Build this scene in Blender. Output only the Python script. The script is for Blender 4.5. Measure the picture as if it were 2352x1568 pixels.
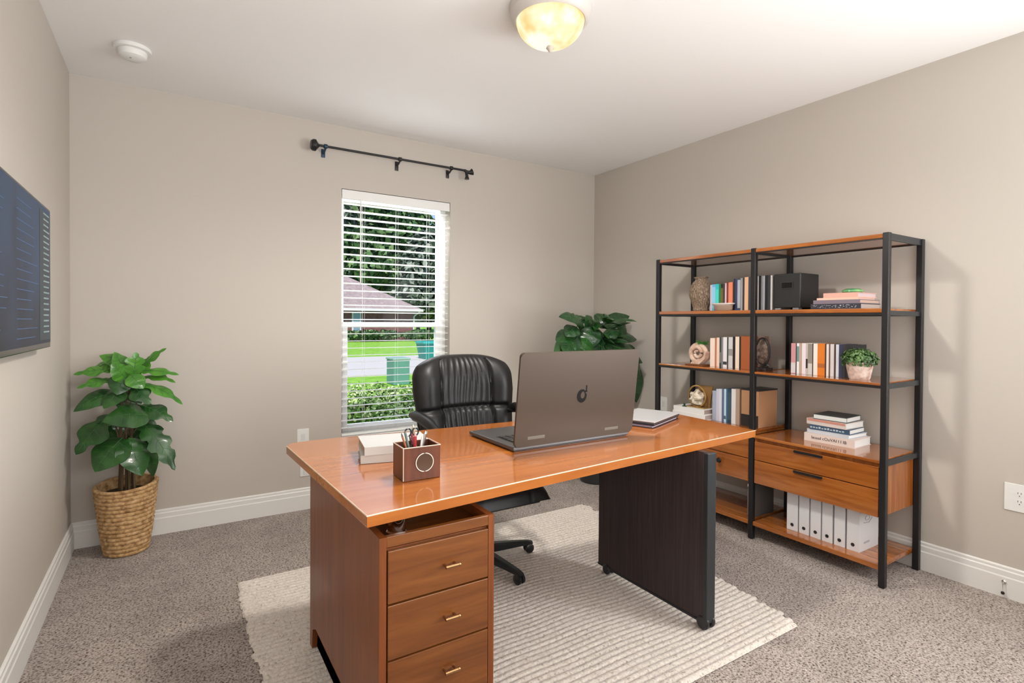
import bpy, bmesh, math, random
from math import sin, cos, pi, radians, sqrt
from mathutils import Vector, Matrix
import numpy as np
random.seed(7)
for o in list(bpy.data.objects): bpy.data.objects.remove(o)
COL = bpy.context.scene.collection
SC = bpy.context.scene

# ------------------------------------------------------------------ camera
FPX, YAW, PITCH, CY, CAMH, ROLL = 1240.066, 0.56462, -0.01174, 750.951, 1.3373, 0.00618
LX, RX, BY, CH, FY = -0.4864, 3.4598, 3.99, 2.74, -1.0      # room: left, right, back, ceiling, front
_f = Vector((sin(YAW)*cos(PITCH), cos(YAW)*cos(PITCH), sin(PITCH)))
_r0 = Vector((cos(YAW), -sin(YAW), 0)); _u0 = _r0.cross(_f)
_r = _r0*cos(ROLL)+_u0*sin(ROLL); _u = _u0*cos(ROLL)-_r0*sin(ROLL)
cam_d = bpy.data.cameras.new('camera'); cam = bpy.data.objects.new('camera', cam_d); COL.objects.link(cam)
M = Matrix((_r, _u, -_f)).transposed().to_4x4(); M.translation = (0, 0, CAMH); cam.matrix_world = M
cam_d.sensor_width = 36; cam_d.lens = FPX/2352*36; cam_d.shift_y = (CY-784)/2352
cam_d.clip_start = .02; cam_d.clip_end = 400
SC.camera = cam
def hit(px, py, ax, v):
    d = _r*((px-1176)/FPX)+_u*((CY-py)/FPX)+_f; o = Vector((0, 0, CAMH))
    return o+d*((v-o[ax])/d[ax])
def AX(px, py, v): return hit(px, py, 0, v)
def AY(px, py, v): return hit(px, py, 1, v)
def AZ(px, py, v): return hit(px, py, 2, v)

# ------------------------------------------------------------------ world, sun, lights, exposure
W = bpy.data.worlds.new('sky'); SC.world = W; W.use_nodes = True
nt = W.node_tree; bg = nt.nodes['Background']
tc = nt.nodes.new('ShaderNodeTexCoord'); sp = nt.nodes.new('ShaderNodeSeparateXYZ'); rp = nt.nodes.new('ShaderNodeValToRGB')
nt.links.new(tc.outputs['Generated'], sp.inputs[0]); nt.links.new(sp.outputs['Z'], rp.inputs[0]); nt.links.new(rp.outputs[0], bg.inputs[0])
rp.color_ramp.elements[0].color = (.62, .78, .95, 1); rp.color_ramp.elements[1].color = (.10, .32, .80, 1); rp.color_ramp.elements[1].position = .45
bg.inputs[1].default_value = .95
def light(name, kind, loc, rot, energy, color=(1, 1, 1), **kw):
    d = bpy.data.lights.new(name, kind); d.energy = energy; d.color = color
    for k, v in kw.items(): setattr(d, k, v)
    o = bpy.data.objects.new(name, d); o.location = loc; o.rotation_euler = rot; COL.objects.link(o); return o
light('sun', 'SUN', (0, 0, 30), (radians(38), 0, radians(-28)), 4.4, (1, .95, .86), angle=.01)
light('window_daylight', 'AREA', (1.55, 4.85, 2.95), (radians(-58), 0, radians(2)), 170, (.95, .98, 1), shape='RECTANGLE', size=1.5, size_y=.7)
light('room_fill', 'AREA', (.85, FY+.12, 1.55), (radians(142), 0, 0), 92, (.97, .985, 1), shape='RECTANGLE', size=2.6, size_y=1.9)  # added fill lamp behind the camera; the front wall has no opening
light('side_fill', 'AREA', (RX-.12, -.45, 1.6), (radians(100), 0, radians(74)), 84, (.94, .97, 1), shape='RECTANGLE', size=1.1, size_y=1.7)  # added fill lamp to brighten the left wall, no real source here
SC.view_settings.view_transform = 'Standard'; SC.view_settings.look = 'None'; SC.view_settings.exposure = 0.2; SC.view_settings.gamma = 1
SC.view_settings.use_curve_mapping = False

# ------------------------------------------------------------------ materials
def mat(name, col, rough=.5, metal=0, coat=0, emit=None, es=0, spec=.5, trans=0, coatr=.05, sheen=0):
    m = bpy.data.materials.new(name); m.use_nodes = True; b = m.node_tree.nodes['Principled BSDF']
    b.inputs['Base Color'].default_value = (*col, 1); b.inputs['Roughness'].default_value = rough
    b.inputs['Metallic'].default_value = metal; b.inputs['Coat Weight'].default_value = coat; b.inputs['Coat Roughness'].default_value = coatr
    b.inputs['Specular IOR Level'].default_value = spec; b.inputs['Transmission Weight'].default_value = trans
    b.inputs['Sheen Weight'].default_value = sheen
    if emit: b.inputs['Emission Color'].default_value = (*emit, 1); b.inputs['Emission Strength'].default_value = es
    return m
def N(m, t): return m.node_tree.nodes.new(t)
def LK(m, a, b): m.node_tree.links.new(a, b)
def B(m): return m.node_tree.nodes['Principled BSDF']
def texcoord(m, scale, rot=(0, 0, 0)):
    t = N(m, 'ShaderNodeTexCoord'); mp = N(m, 'ShaderNodeMapping'); mp.inputs['Scale'].default_value = scale
    mp.inputs['Rotation'].default_value = rot; LK(m, t.outputs['Object'], mp.inputs[0]); return mp.outputs[0]
def noise(m, vec, scale, detail=4, rough=.55, dist=0):
    n = N(m, 'ShaderNodeTexNoise'); n.inputs['Scale'].default_value = scale; n.inputs['Detail'].default_value = detail
    n.inputs['Roughness'].default_value = rough; n.inputs['Distortion'].default_value = dist; LK(m, vec, n.inputs['Vector']); return n.outputs['Fac']
def ramp(m, fac, stops):
    r = N(m, 'ShaderNodeValToRGB'); e = r.color_ramp.elements
    while len(e) < len(stops): e.new(.5)
    for i, (p, c) in enumerate(stops): e[i].position = p; e[i].color = (*c, 1)
    LK(m, fac, r.inputs[0]); return r.outputs[0]
def bump(m, fac, strength, dist=.01):
    b = N(m, 'ShaderNodeBump'); b.inputs['Strength'].default_value = strength; b.inputs['Distance'].default_value = dist
    LK(m, fac, b.inputs['Height']); LK(m, b.outputs[0], B(m).inputs['Normal'])
def paint(name, col, rough=.75, bs=.05, sc=180):
    m = mat(name, col, rough, spec=.3); bump(m, noise(m, texcoord(m, (1, 1, 1)), sc, 2), bs, .002); return m
def wood(name, dark, mid, lightc, axis='x', rough=.22, coat=.7, sc=1.0):
    m = mat(name, mid, rough, coat=coat, coatr=.06)
    s = {'x': (1.1, 14, 14), 'y': (14, 1.1, 14), 'z': (14, 14, 1.1)}[axis]
    v = texcoord(m, tuple(k*sc for k in s))
    a = noise(m, v, 2.2, 6, .6, .6)
    LK(m, ramp(m, a, [(.28, dark), (.5, mid), (.74, lightc)]), B(m).inputs['Base Color'])
    return m
MW = {}
MW['wall'] = paint('wall_paint', (.555, .51, .455)); MW['ceiling'] = paint('ceiling_paint', (.88, .87, .855), .85, .12, 60)
MW['trim'] = paint('white_trim_paint', (.80, .79, .76), .4, .01)
MW['white'] = mat('white_plastic', (.82, .82, .80), .35)
MW['vinyl'] = mat('white_vinyl', (.88, .88, .87), .4)
ORD, ORM, ORL = (.21, .056, .009), (.34, .102, .017), (.46, .165, .036)
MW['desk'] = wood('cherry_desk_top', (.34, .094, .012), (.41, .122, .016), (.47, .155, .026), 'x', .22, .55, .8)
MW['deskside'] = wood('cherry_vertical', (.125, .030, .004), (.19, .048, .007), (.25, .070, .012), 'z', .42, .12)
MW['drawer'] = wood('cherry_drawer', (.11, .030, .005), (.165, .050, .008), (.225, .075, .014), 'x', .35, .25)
MW['shelf'] = wood('cherry_shelf', ORD, ORM, ORL, 'y', .18, .8)
MW['shelfside'] = wood('cherry_shelf_side', ORD, ORM, ORL, 'z', .3, .4)
MW['gapshade'] = wood('gap_shade_wood', (.03, .012, .007), (.06, .022, .013), (.09, .035, .02), 'x', .35, .3)
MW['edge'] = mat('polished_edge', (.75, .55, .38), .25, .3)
m = mat('dark_laminate', (.045, .030, .030), .42, spec=.4); v = texcoord(m, (60, 60, 1.2))
LK(m, ramp(m, noise(m, v, 3, 3), [(.3, (.026, .017, .018)), (.6, (.048, .033, .033)), (.8, (.064, .046, .045))]), B(m).inputs['Base Color']); MW['laminate'] = m
MW['blackmetal'] = mat('black_metal', (.022, .021, .022), .38, .4)
MW['greymetal'] = mat('dark_grey_metal', (.045, .05, .055), .35, .6)
MW['blackplastic'] = mat('black_plastic', (.018, .018, .02), .3)
MW['chrome'] = mat('chrome', (.75, .74, .72), .08, 1)
MW['brass'] = mat('brass', (.45, .26, .12), .25, 1)
m = mat('black_leather', (.008, .0075, .008), .42, spec=.42); bump(m, noise(m, texcoord(m, (1, 1, 1)), 220, 3), .15, .001); MW['leather'] = m
# carpet
m = mat('carpet_pile', (.3, .25, .22), .95, spec=.1, sheen=.2); v = texcoord(m, (1, 1, 1))
n1 = noise(m, v, 115, 2.5, .7); n2 = noise(m, v, 5, 3)
c1 = ramp(m, n1, [(.36, (.05, .030, .022)), (.45, (.33, .27, .235)), (.60, (.48, .42, .38)), (.74, (.64, .58, .54))])
c2 = ramp(m, n2, [(.35, (.84, .83, .82)), (.7, (1.06, 1.05, 1.04))])
mx = N(m, 'ShaderNodeMixRGB'); mx.blend_type = 'MULTIPLY'; mx.inputs[0].default_value = 1; LK(m, c1, mx.inputs[1]); LK(m, c2, mx.inputs[2])
LK(m, mx.outputs[0], B(m).inputs['Base Color']); bump(m, n1, .8, .012); MW['carpet'] = m
# rug
m = mat('wool_rug', (.66, .60, .53), .95, spec=.1, sheen=.25); v = texcoord(m, (1, 1, 1)); n1 = noise(m, v, 90, 4, .7)
LK(m, ramp(m, n1, [(.30, (.26, .20, .16)), (.42, (.62, .55, .48)), (.7, (.80, .74, .68))]), B(m).inputs['Base Color']); bump(m, n1, .6, .006); MW['rug'] = m
def basketmat(name, a, b, c, sc, ss=(1, 1, 1)):
    m = mat(name, b, .8); v = texcoord(m, ss); n = noise(m, v, sc, 3)
    LK(m, ramp(m, n, [(.3, a), (.5, b), (.72, c)]), B(m).inputs['Base Color']); return m
MW['basket'] = basketmat('seagrass', (.25, .13, .05), (.50, .30, .13), (.66, .44, .23), 40)
MW['wicker'] = basketmat('wicker', (.07, .045, .028), (.22, .155, .105), (.42, .33, .25), 160, (1, 1, .35))
MW['soil'] = mat('soil', (.03, .016, .01), .95)
def leafmat(name, a, b, r=.32):
    m = mat(name, a, r, coat=.35, coatr=.15); v = texcoord(m, (1, 1, 1))
    LK(m, ramp(m, noise(m, v, 11, 3), [(.3, a), (.68, b)]), B(m).inputs['Base Color']); return m
MW['leafdark'] = leafmat('leaf_dark', (.008, .045, .010), (.028, .115, .018))
MW['leafbright'] = leafmat('leaf_bright', (.035, .17, .012), (.10, .32, .03))
MW['leafr'] = leafmat('leaf_deep', (.006, .030, .010), (.022, .085, .022))
MW['vein'] = mat('leaf_vein', (.06, .17, .05), .5)
MW['stem'] = mat('stem', (.12, .075, .035), .7)
_mc = {}
def cm(col, rough=.5, metal=0, coat=0):
    k = (col, rough, metal, coat)
    if k not in _mc: _mc[k] = mat('color_%d' % len(_mc), col, rough, metal, coat)
    return _mc[k]
def s2l(r, g, b): return tuple(((c/255)/12.92 if c <= 10 else (((c/255)+.055)/1.055)**2.4) for c in (r, g, b))

# ------------------------------------------------------------------ helpers
ORG = {}
def props(o, label=None, cat=None, group=None, kind=None):
    if label: o['label'] = label
    if cat: o['category'] = cat
    if group: o['group'] = group
    if kind: o['kind'] = kind
    return o
def thing(name, label, cat, loc, group=None, rot=(0, 0, 0)):
    o = bpy.data.objects.new(name, None); COL.objects.link(o); o.location = loc; o.rotation_euler = rot; o.empty_display_size = .05
    ORG[o.name] = Vector(loc); return props(o, label, cat, group)
def obj(name, bm, m, parent=None, smooth=False, local=False, label=None, base=None):
    """link bm as one mesh; geometry given in world coordinates unless local (then in the parent's frame)"""
    me = bpy.data.meshes.new(name); o = bpy.data.objects.new(name, me); COL.objects.link(o)
    if parent is not None:
        org = ORG.get(parent.name, Vector((0, 0, 0)))
        if not local: bmesh.ops.translate(bm, verts=bm.verts, vec=-org)
        o.parent = parent; ORG[o.name] = org
    else:
        if not local:
            xs = [v.co.x for v in bm.verts]; ys = [v.co.y for v in bm.verts]; zs = [v.co.z for v in bm.verts]
            b = Vector(base) if base else Vector(((min(xs)+max(xs))/2, (min(ys)+max(ys))/2, min(zs)))
            bmesh.ops.translate(bm, verts=bm.verts, vec=-b); o.location = b; ORG[o.name] = b
    bmesh.ops.recalc_face_normals(bm, faces=bm.faces)
    bm.to_mesh(me); bm.free()
    for mm in (m if isinstance(m, (list, tuple)) else [m]): me.materials.append(mm)
    if smooth:
        for p in me.polygons: p.use_smooth = True
        try: me.set_sharp_from_angle(angle=radians(38))
        except Exception: pass
    if label: o['label'] = label
    return o
def new(): return bmesh.new()
def box(bm, x0, x1, y0, y1, z0, z1, bev=0, seg=2, mi=0):
    if x0 > x1: x0, x1 = x1, x0
    if y0 > y1: y0, y1 = y1, y0
    if z0 > z1: z0, z1 = z1, z0
    r = bmesh.ops.create_cube(bm, size=1); vs = r['verts']
    for v in vs: v.co = Vector(((x0+x1)/2+v.co.x*(x1-x0), (y0+y1)/2+v.co.y*(y1-y0), (z0+z1)/2+v.co.z*(z1-z0)))
    fs = {f for v in vs for f in v.link_faces}
    for f in fs: f.material_index = mi
    if bev:
        es = {e for v in vs for e in v.link_edges}
        r = bmesh.ops.bevel(bm, geom=list(es), offset=min(bev, .49*min(x1-x0, y1-y0, z1-z0)), segments=seg, affect='EDGES', profile=.5)
        for f in r['faces']: f.material_index = mi
        return None
    return vs
def tube(bm, pts, r, seg=10, cap=True, mi=0):
    pts = [Vector(p) for p in pts]; rings = []; n = len(pts)
    rr = r if isinstance(r, (list, tuple)) else [r]*n
    ref = None
    for i, p in enumerate(pts):
        d = (pts[min(i+1, n-1)]-pts[max(i-1, 0)]).normalized()
        if ref is None:
            ref = Vector((0, 0, 1)) if abs(d.z) < .9 else Vector((1, 0, 0))
        a = d.cross(ref).normalized(); b = d.cross(a).normalized(); ref = b.cross(d) if False else ref
        rings.append([bm.verts.new(p+a*(rr[i]*cos(2*pi*k/seg))+b*(rr[i]*sin(2*pi*k/seg))) for k in range(seg)])
    for i in range(n-1):
        for k in range(seg):
            f = bm.faces.new((rings[i][k], rings[i][(k+1) % seg], rings[i+1][(k+1) % seg], rings[i+1][k])); f.material_index = mi
    if cap:
        for rg in (rings[0], rings[-1]):
            f = bm.faces.new(rg); f.material_index = mi
def lathe(bm, prof, c, seg=32, axis='z', mi=0, sx=1, sy=1):
    c = Vector(c); rings = []
    def P(r, h, a):
        x, y = r*cos(a)*sx, r*sin(a)*sy
        return c+(Vector((x, y, h)) if axis == 'z' else Vector((h, x, y)) if axis == 'x' else Vector((x, h, y)))
    for r, h in prof:
        if r < 1e-6: rings.append([bm.verts.new(P(0, h, 0))])
        else: rings.append([bm.verts.new(P(r, h, 2*pi*k/seg)) for k in range(seg)])
    for a, b in zip(rings, rings[1:]):
        if len(a) == 1 and len(b) == 1: continue
        for k in range(seg):
            k2 = (k+1) % seg
            if len(a) == 1: f = bm.faces.new((a[0], b[k2], b[k]))
            elif len(b) == 1: f = bm.faces.new((a[k], a[k2], b[0]))
            else: f = bm.faces.new((a[k], a[k2], b[k2], b[k]))
            f.material_index = mi
def prism(bm, poly, z0, z1, bev=0, seg=2):
    lo = [bm.verts.new((x, y, z0)) for x, y in poly]; hi = [bm.verts.new((x, y, z1)) for x, y in poly]; n = len(poly)
    fs = [bm.faces.new(lo[::-1]), bm.faces.new(hi)]
    for i in range(n): fs.append(bm.faces.new((lo[i], lo[(i+1) % n], hi[(i+1) % n], hi[i])))
    if bev:
        es = [e for f in fs[:2] for e in f.edges]
        bmesh.ops.bevel(bm, geom=es, offset=bev, segments=seg, affect='EDGES', profile=.5)
def xform(bm, mtx): bmesh.ops.transform(bm, matrix=mtx, verts=bm.verts)
def rotz(bm, c, a):
    c = Vector(c); xform(bm, Matrix.Translation(c) @ Matrix.Rotation(a, 4, 'Z') @ Matrix.Translation(-c))
def sph(bm, c, r, seg=16, sz=1):
    n = seg//2
    lathe(bm, [(r*sin(pi*i/n) if 0 < i < n else 0, -r*sz*cos(pi*i/n)) for i in range(n+1)], c, seg)
def textmesh(s, size, m, parent, mtx, name='title', extrude=.0004):
    cu = bpy.data.curves.new('t', 'FONT'); cu.body = s; cu.size = size; cu.align_x = 'CENTER'; cu.align_y = 'CENTER'; cu.extrude = extrude
    to = bpy.data.objects.new('t', cu); COL.objects.link(to); dg = bpy.context.evaluated_depsgraph_get()
    me = bpy.data.meshes.new_from_object(to.evaluated_get(dg)); bpy.data.objects.remove(to)
    bm = new(); bm.from_mesh(me); xform(bm, mtx); return obj(name, bm, m, parent)
def tri(o):  return o
def struct(o): o['kind'] = 'structure'; return o

# ------------------------------------------------------------------ room shell
T = .16
WX0, WX1, WZ0, WZ1 = 1.055, 1.926, .46, 2.292     # window opening
bm = new(); box(bm, LX-T, RX+T, FY-T, BY+T, -.12, 0); struct(obj('floor', bm, MW['carpet']))
bm = new(); box(bm, LX-T, RX+T, FY-T, BY+T, CH, CH+.15); struct(obj('ceiling', bm, MW['ceiling']))
bm = new(); box(bm, LX-T, LX, FY, BY, 0, CH); struct(obj('wall_left', bm, MW['wall']))
bm = new(); box(bm, RX, RX+T, FY, BY, 0, CH); struct(obj('wall_right', bm, MW['wall']))
bm = new(); box(bm, LX-T, RX+T, FY-T, FY, 0, CH); struct(obj('wall_front', bm, MW['wall']))
bm = new()
box(bm, LX-T, WX0, BY, BY+T, 0, CH); box(bm, WX1, RX+T, BY, BY+T, 0, CH); box(bm, WX0, WX1, BY, BY+T, 0, WZ0); box(bm, WX0, WX1, BY, BY+T, WZ1, CH)
struct(obj('wall_back', bm, MW['wall']))
def baseboard(name, ax, x, y0, y1, s):
    prof = [(0, 0), (.016, 0), (.016, .098), (.013, .104), (.013, .128), (.009, .134), (.009, .146), (.004, .152), (0, .152)]
    bm = new(); A = []; Bv = []
    for d, z in prof:
        if ax == 'x': A.append(bm.verts.new((x+s*d, y0, z))); Bv.append(bm.verts.new((x+s*d, y1, z)))
        else: A.append(bm.verts.new((y0, x+s*d, z))); Bv.append(bm.verts.new((y1, x+s*d, z)))
    n = len(prof)
    for i in range(n): bm.faces.new((A[i], A[(i+1) % n], Bv[(i+1) % n], Bv[i]))
    bm.faces.new(A); bm.faces.new(Bv[::-1])
    struct(obj(name, bm, MW['trim']))
baseboard('baseboard_left', 'x', LX, FY, BY, 1); baseboard('baseboard_right', 'x', RX, FY, BY, -1); baseboard('baseboard_back', 'y', BY, LX, RX, -1)

# ------------------------------------------------------------------ window
wy0, wy1 = BY+.085, BY+.15
win = thing('window_1', 'white vinyl single-hung window in the back wall', 'window', (1.49, BY+.1, WZ0)); win['kind'] = 'structure'
MR = 1.30
bm = new()
for a in ((WX0, WX0+.028, WZ0, WZ1), (WX1-.05, WX1, WZ0, WZ1), (WX0+.028, WX1-.05, WZ0, WZ0+.04), (WX0+.028, WX1-.05, WZ1-.045, WZ1)): box(bm, a[0], a[1], wy0, wy1, a[2], a[3], .003)
obj('window_frame', bm, MW['vinyl'], win)
bm = new()
x0, x1 = WX0+.028, WX1-.05
for a in ((x0, x0+.04, WZ0+.04, MR+.02), (x1-.04, x1, WZ0+.04, MR+.02), (x0+.04, x1-.04, WZ0+.04, WZ0+.09), (x0+.04, x1-.04, MR-.02, MR+.02)): box(bm, a[0], a[1], wy0-.005, wy0+.03, a[2], a[3], .003)
obj('lower_sash', bm, MW['vinyl'], win)
bm = new()
for a in ((x0, x0+.018, MR, WZ1-.045), (x1-.018, x1, MR, WZ1-.045), (x0+.018, x1-.018, WZ1-.065, WZ1-.045), (x0+.018, x1-.018, MR-.0, MR+.02)): box(bm, a[0], a[1], wy0+.032, wy0+.058, a[2], a[3], .003)
obj('upper_sash', bm, MW['vinyl'], win)
glass = bpy.data.materials.new('window_glass'); glass.use_nodes = True; g = glass.node_tree; g.nodes.clear()
go = g.nodes.new('ShaderNodeOutputMaterial'); mi = g.nodes.new('ShaderNodeMixShader'); tr = g.nodes.new('ShaderNodeBsdfTransparent'); gl = g.nodes.new('ShaderNodeBsdfGlossy'); fr = g.nodes.new('ShaderNodeFresnel')
gl.inputs['Roughness'].default_value = .02; fr.inputs[0].default_value = 1.08
g.links.new(fr.outputs[0], mi.inputs[0]); g.links.new(tr.outputs[0], mi.inputs[1]); g.links.new(gl.outputs[0], mi.inputs[2]); g.links.new(mi.outputs[0], go.inputs[0])
bm = new(); box(bm, x0+.03, x1-.03, wy0+.01, wy0+.014, WZ0+.08, MR-.022); obj('pane', bm, glass, win)
bm = new(); box(bm, x0+.01, x1-.01, wy0+.043, wy0+.047, MR+.01, WZ1-.055); obj('pane', bm, glass, win)
bm = new(); box(bm, WX0+.001, WX1-.001, BY-.012, wy0, WZ0+.0005, WZ0+.016, .003); obj('window_sill', bm, MW['trim'], win)
# blind
bl = thing('window_blind', 'white horizontal slat blind hanging lowered and open inside the window', 'blind', (1.49, BY+.045, WZ0))
bm = new(); box(bm, WX0+.004, WX1-.004, BY+.002, BY+.012, 2.222, 2.288, .002); box(bm, WX0+.006, WX1-.006, BY+.013, BY+.06, 2.245, 2.288); obj('valance', bm, MW['white'], bl)
slatm = mat('blind_slat', (.86, .86, .84), .35, emit=None); B(slatm).inputs['Subsurface Weight'].default_value = 0
bm = new(); zz = 2.195; k = 0; ta = radians(-4)
while zz > WZ0+.06:
    cy0 = BY+.042; hw = .024; n = 4; top = []; bot = []
    for i in range(n+1):
        t = -1+2*i/n; cz = .003*(1-t*t)
        y = cy0+t*hw*cos(ta); z = zz+t*hw*sin(ta)+cz
        top.append((y, z+.0014)); bot.append((y, z-.0014))
    loop = top+bot[::-1]
    A = [bm.verts.new((WX0+.008, y, z)) for y, z in loop]; C = [bm.verts.new((WX1-.008, y, z)) for y, z in loop]; L = len(loop)
    for i in range(L): bm.faces.new((A[i], A[(i+1) % L], C[(i+1) % L], C[i]))
    bm.faces.new(A); bm.faces.new(C[::-1]); zz -= .0535; k += 1
obj('slats', bm, slatm, bl)
bm = new(); box(bm, WX0+.008, WX1-.008, BY+.022, BY+.062, zz-.004, zz+.012, .004); obj('bottom_rail', bm, MW['white'], bl)
for xx in (1.23, 1.49, 1.75):
    bm = new()
    for yy in (BY+.0165, BY+.0675): tube(bm, [(xx, yy, 2.245), (xx, yy, zz)], .0009, 5)
    obj('ladder_cord', bm, MW['white'], bl)
p = AY(828, 470, BY+.006); bm = new(); tube(bm, [(p.x, BY-.004, 2.215), (p.x, BY-.004, 1.60)], .0055, 8); box(bm, p.x-.004, p.x+.004, BY-.006, BY+.004, 2.212, 2.226); obj('tilt_wand', bm, MW['white'], bl, True)

# curtain rod
ry = BY-.075
a = AY(735, 332, ry); b = AY(1068, 393, ry); rz = (a.z+b.z)/2
rod = thing('curtain_rod', 'thin black curtain rod with knob ends mounted above the window', 'curtain rod', ((a.x+b.x)/2, BY, rz))
bm = new(); tube(bm, [(a.x-.01, ry, rz), (b.x, ry, rz)], .0085, 12); obj('rod', bm, MW['blackmetal'], rod, True)
bm = new(); lathe(bm, [(0, -.028), (.03, -.026), (.040, -.012), (.040, .006), (.022, .018), (.010, .03), (0, .03)], (a.x-.035, ry, rz-.004), 24, 'x'); obj('finial', bm, MW['blackmetal'], rod, True)
bm = new(); tube(bm, [(b.x-.005, ry, rz), (b.x+.02, ry, rz-.008), (b.x+.042, ry-.005, rz-.012), (b.x+.062, ry-.008, rz-.004)], [.012, .012, .016, .027], 14)
tube(bm, [(b.x+.012, ry, rz-.005), (b.x+.018, ry, rz-.045), (b.x+.018, ry, rz-.068)], [.012, .012, .02], 14); obj('finial', bm, MW['blackmetal'], rod, True)
blue = cm((.016, .045, .085), .4, .3)
def bracket(px, m_, hh):
    q = AY(px, 350, ry); bm = new()
    tube(bm, [(q.x, BY, rz-.03), (q.x, BY-.04, rz-.028), (q.x, ry, rz-.012)], .007, 8); box(bm, q.x-.014, q.x+.014, BY-.006, BY, rz-.03-hh, rz+.0, .003)
    lathe(bm, [(.010, -.014), (.0155, -.01), (.0155, .01), (.010, .014)], (q.x, ry, rz), 14, 'x')
    obj('bracket', bm, m_, rod, True)
bracket(748, blue, .03); bracket(919, MW['blackmetal'], .04); bracket(1037, MW['blackmetal'], .035)

# ------------------------------------------------------------------ ceiling light, detector, plates
lx, ly = 1.437, 1.965
cl = thing('ceiling_light', 'round flush ceiling light with white rim and lit frosted glass bowl', 'ceiling light', (lx, ly, CH))
bm = new(); lathe(bm, [(0, 0), (.183, 0), (.185, -.012), (.176, -.03), (.180, -.036), (.170, -.062), (.157, -.070), (.150, -.066), (0, -.066)], (lx, ly, CH), 64); obj('rim', bm, mat('rim_paint', (.58, .54, .50), .4), cl, True)
em = mat('lit_frosted_glass', (.16, .13, .08), .5, emit=(1, .80, .48), es=1.0)
v = texcoord(em, (1, 1, 1)); nn = noise(em, v, 9, 2); LK(em, ramp(em, nn, [(.36, (.92, .58, .20)), (.50, (.98, .82, .48)), (.62, (1, .96, .82))]), B(em).inputs['Emission Color']); B(em).inputs['Emission Strength'].default_value = .88
bm = new(); R0, Dp = .152, .115
lathe(bm, [(R0*cos(t*pi/2/16), -.062-Dp*sin(t*pi/2/16)) if t < 16 else (0, -.062-Dp) for t in range(17)], (lx, ly, CH), 48); obj('glass_bowl', bm, em, cl, True)
bm = new(); lathe(bm, [(.005, -.172), (.015, -.176), (.018, -.184), (.011, -.192), (.006, -.2), (0, -.203)], (lx, ly, CH), 16); obj('finial', bm, mat('nickel', (.55, .50, .42), .5), cl, True)
light('ceiling_lamp_light', 'SPOT', (lx, ly, CH-.22), (0, 0, 0), 105, (1, .95, .88), shadow_soft_size=.10, spot_size=radians(172), spot_blend=.6)
dx, dy = -.163, 3.44
sd = thing('smoke_detector', 'white round smoke detector on the ceiling near the left wall', 'smoke detector', (dx, dy, CH))
bm = new(); lathe(bm, [(0, 0), (.082, 0), (.084, -.006), (.082, -.018), (.07, -.020), (0, -.020)], (dx, dy, CH), 40); obj('base_plate', bm, MW['white'], sd, True)
bm = new(); lathe(bm, [(.066, -.0205), (.067, -.024), (.060, -.048), (.048, -.056), (0, -.058)], (dx, dy, CH), 40); obj('cover', bm, MW['white'], sd, True)
bm = new(); box(bm, dx-.012, dx-.004, dy-.02, dy-.012, CH-.0590, CH-.0578); obj('indicator', bm, cm((.25, .25, .25)), sd)

def outlet(name, label, wall, c, z0, z1, w=.074, kind='duplex'):
    th = .006; zc = (z0+z1)/2
    def P(bm, a0, a1, d0, d1, q0, q1, bev=0):
        if wall == 'back': box(bm, c+a0, c+a1, BY-d1, BY-d0, q0, q1, bev)
        else: box(bm, RX-d1, RX-d0, c+a0, c+a1, q0, q1, bev)
    loc = (c, BY, z0) if wall == 'back' else (RX, c, z0)
    t = thing(name, label, 'wall plate', loc)
    bm = new(); P(bm, -w/2, w/2, 0, th, z0, z1, .002); obj('plate', bm, MW['white'], t)
    if kind == 'duplex':
        for s in (-1, 1):
            bm = new()
            cc = zc+s*.02
            lathe(bm, [(0, 0), (.016, 0), (.016, .0015), (0, .0015)], ((RX-th-.0015, c, cc) if wall != 'back' else (c, BY-th-.0015, cc)), 20, 'x' if wall != 'back' else 'y'); f = obj('receptacle', bm, MW['white'], t, True)
            bm = new()
            for q in (-.006, .006): P(bm, q-.001, q+.001, th+.0015, th+.0022, cc+.001, cc+.009)
            P(bm, -.002, .002, th+.0015, th+.0022, cc-.010, cc-.006); obj('slots', bm, MW['blackplastic'], f)
    else:
        bm = new(); P(bm, -.012, .012, th, th+.003, zc-.022, zc+.022, .001); obj('insert', bm, cm((.72, .72, .70)), t)
outlet('outlet_plate', 'white wall plate above the desk corner, left of the window', 'back', .79, .452, .568, .080, 'deco')
outlet('outlet_plate', 'small low white wall plate half hidden behind the desk edge', 'back', .805, .232, .300, .070, 'deco')
outlet('outlet_plate', 'white duplex outlet on the right wall at the picture edge', 'right', .877, .43, .563, .115)
outlet('outlet_plate', 'narrow white wall plate on the right wall behind the shelving', 'right', 3.10, .60, .715, .074, 'deco')
q = AX(2306, 1336, RX-.017); ds = thing('door_stop', 'small metal hook fixed on the right baseboard', 'hook', (RX-.016, q.y, q.z))
bm = new(); lathe(bm, [(0, 0), (.009, 0), (.010, -.004), (.006, -.008), (0, -.008)], (RX-.016, q.y, q.z), 14, 'x'); obj('mount', bm, MW['chrome'], ds, True)
bm = new(); tube(bm, [(RX-.024, q.y, q.z), (RX-.032, q.y, q.z-.003), (RX-.032, q.y, q.z-.045)], .0022, 8); obj('rod', bm, MW['chrome'], ds, True)
bm = new(); lathe(bm, [(0, -.006), (.006, -.006), (.008, 0), (.006, .006), (0, .006)], (RX-.032, q.y, q.z-.05), 14); obj('tip', bm, MW['blackmetal'], ds, True)

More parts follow.
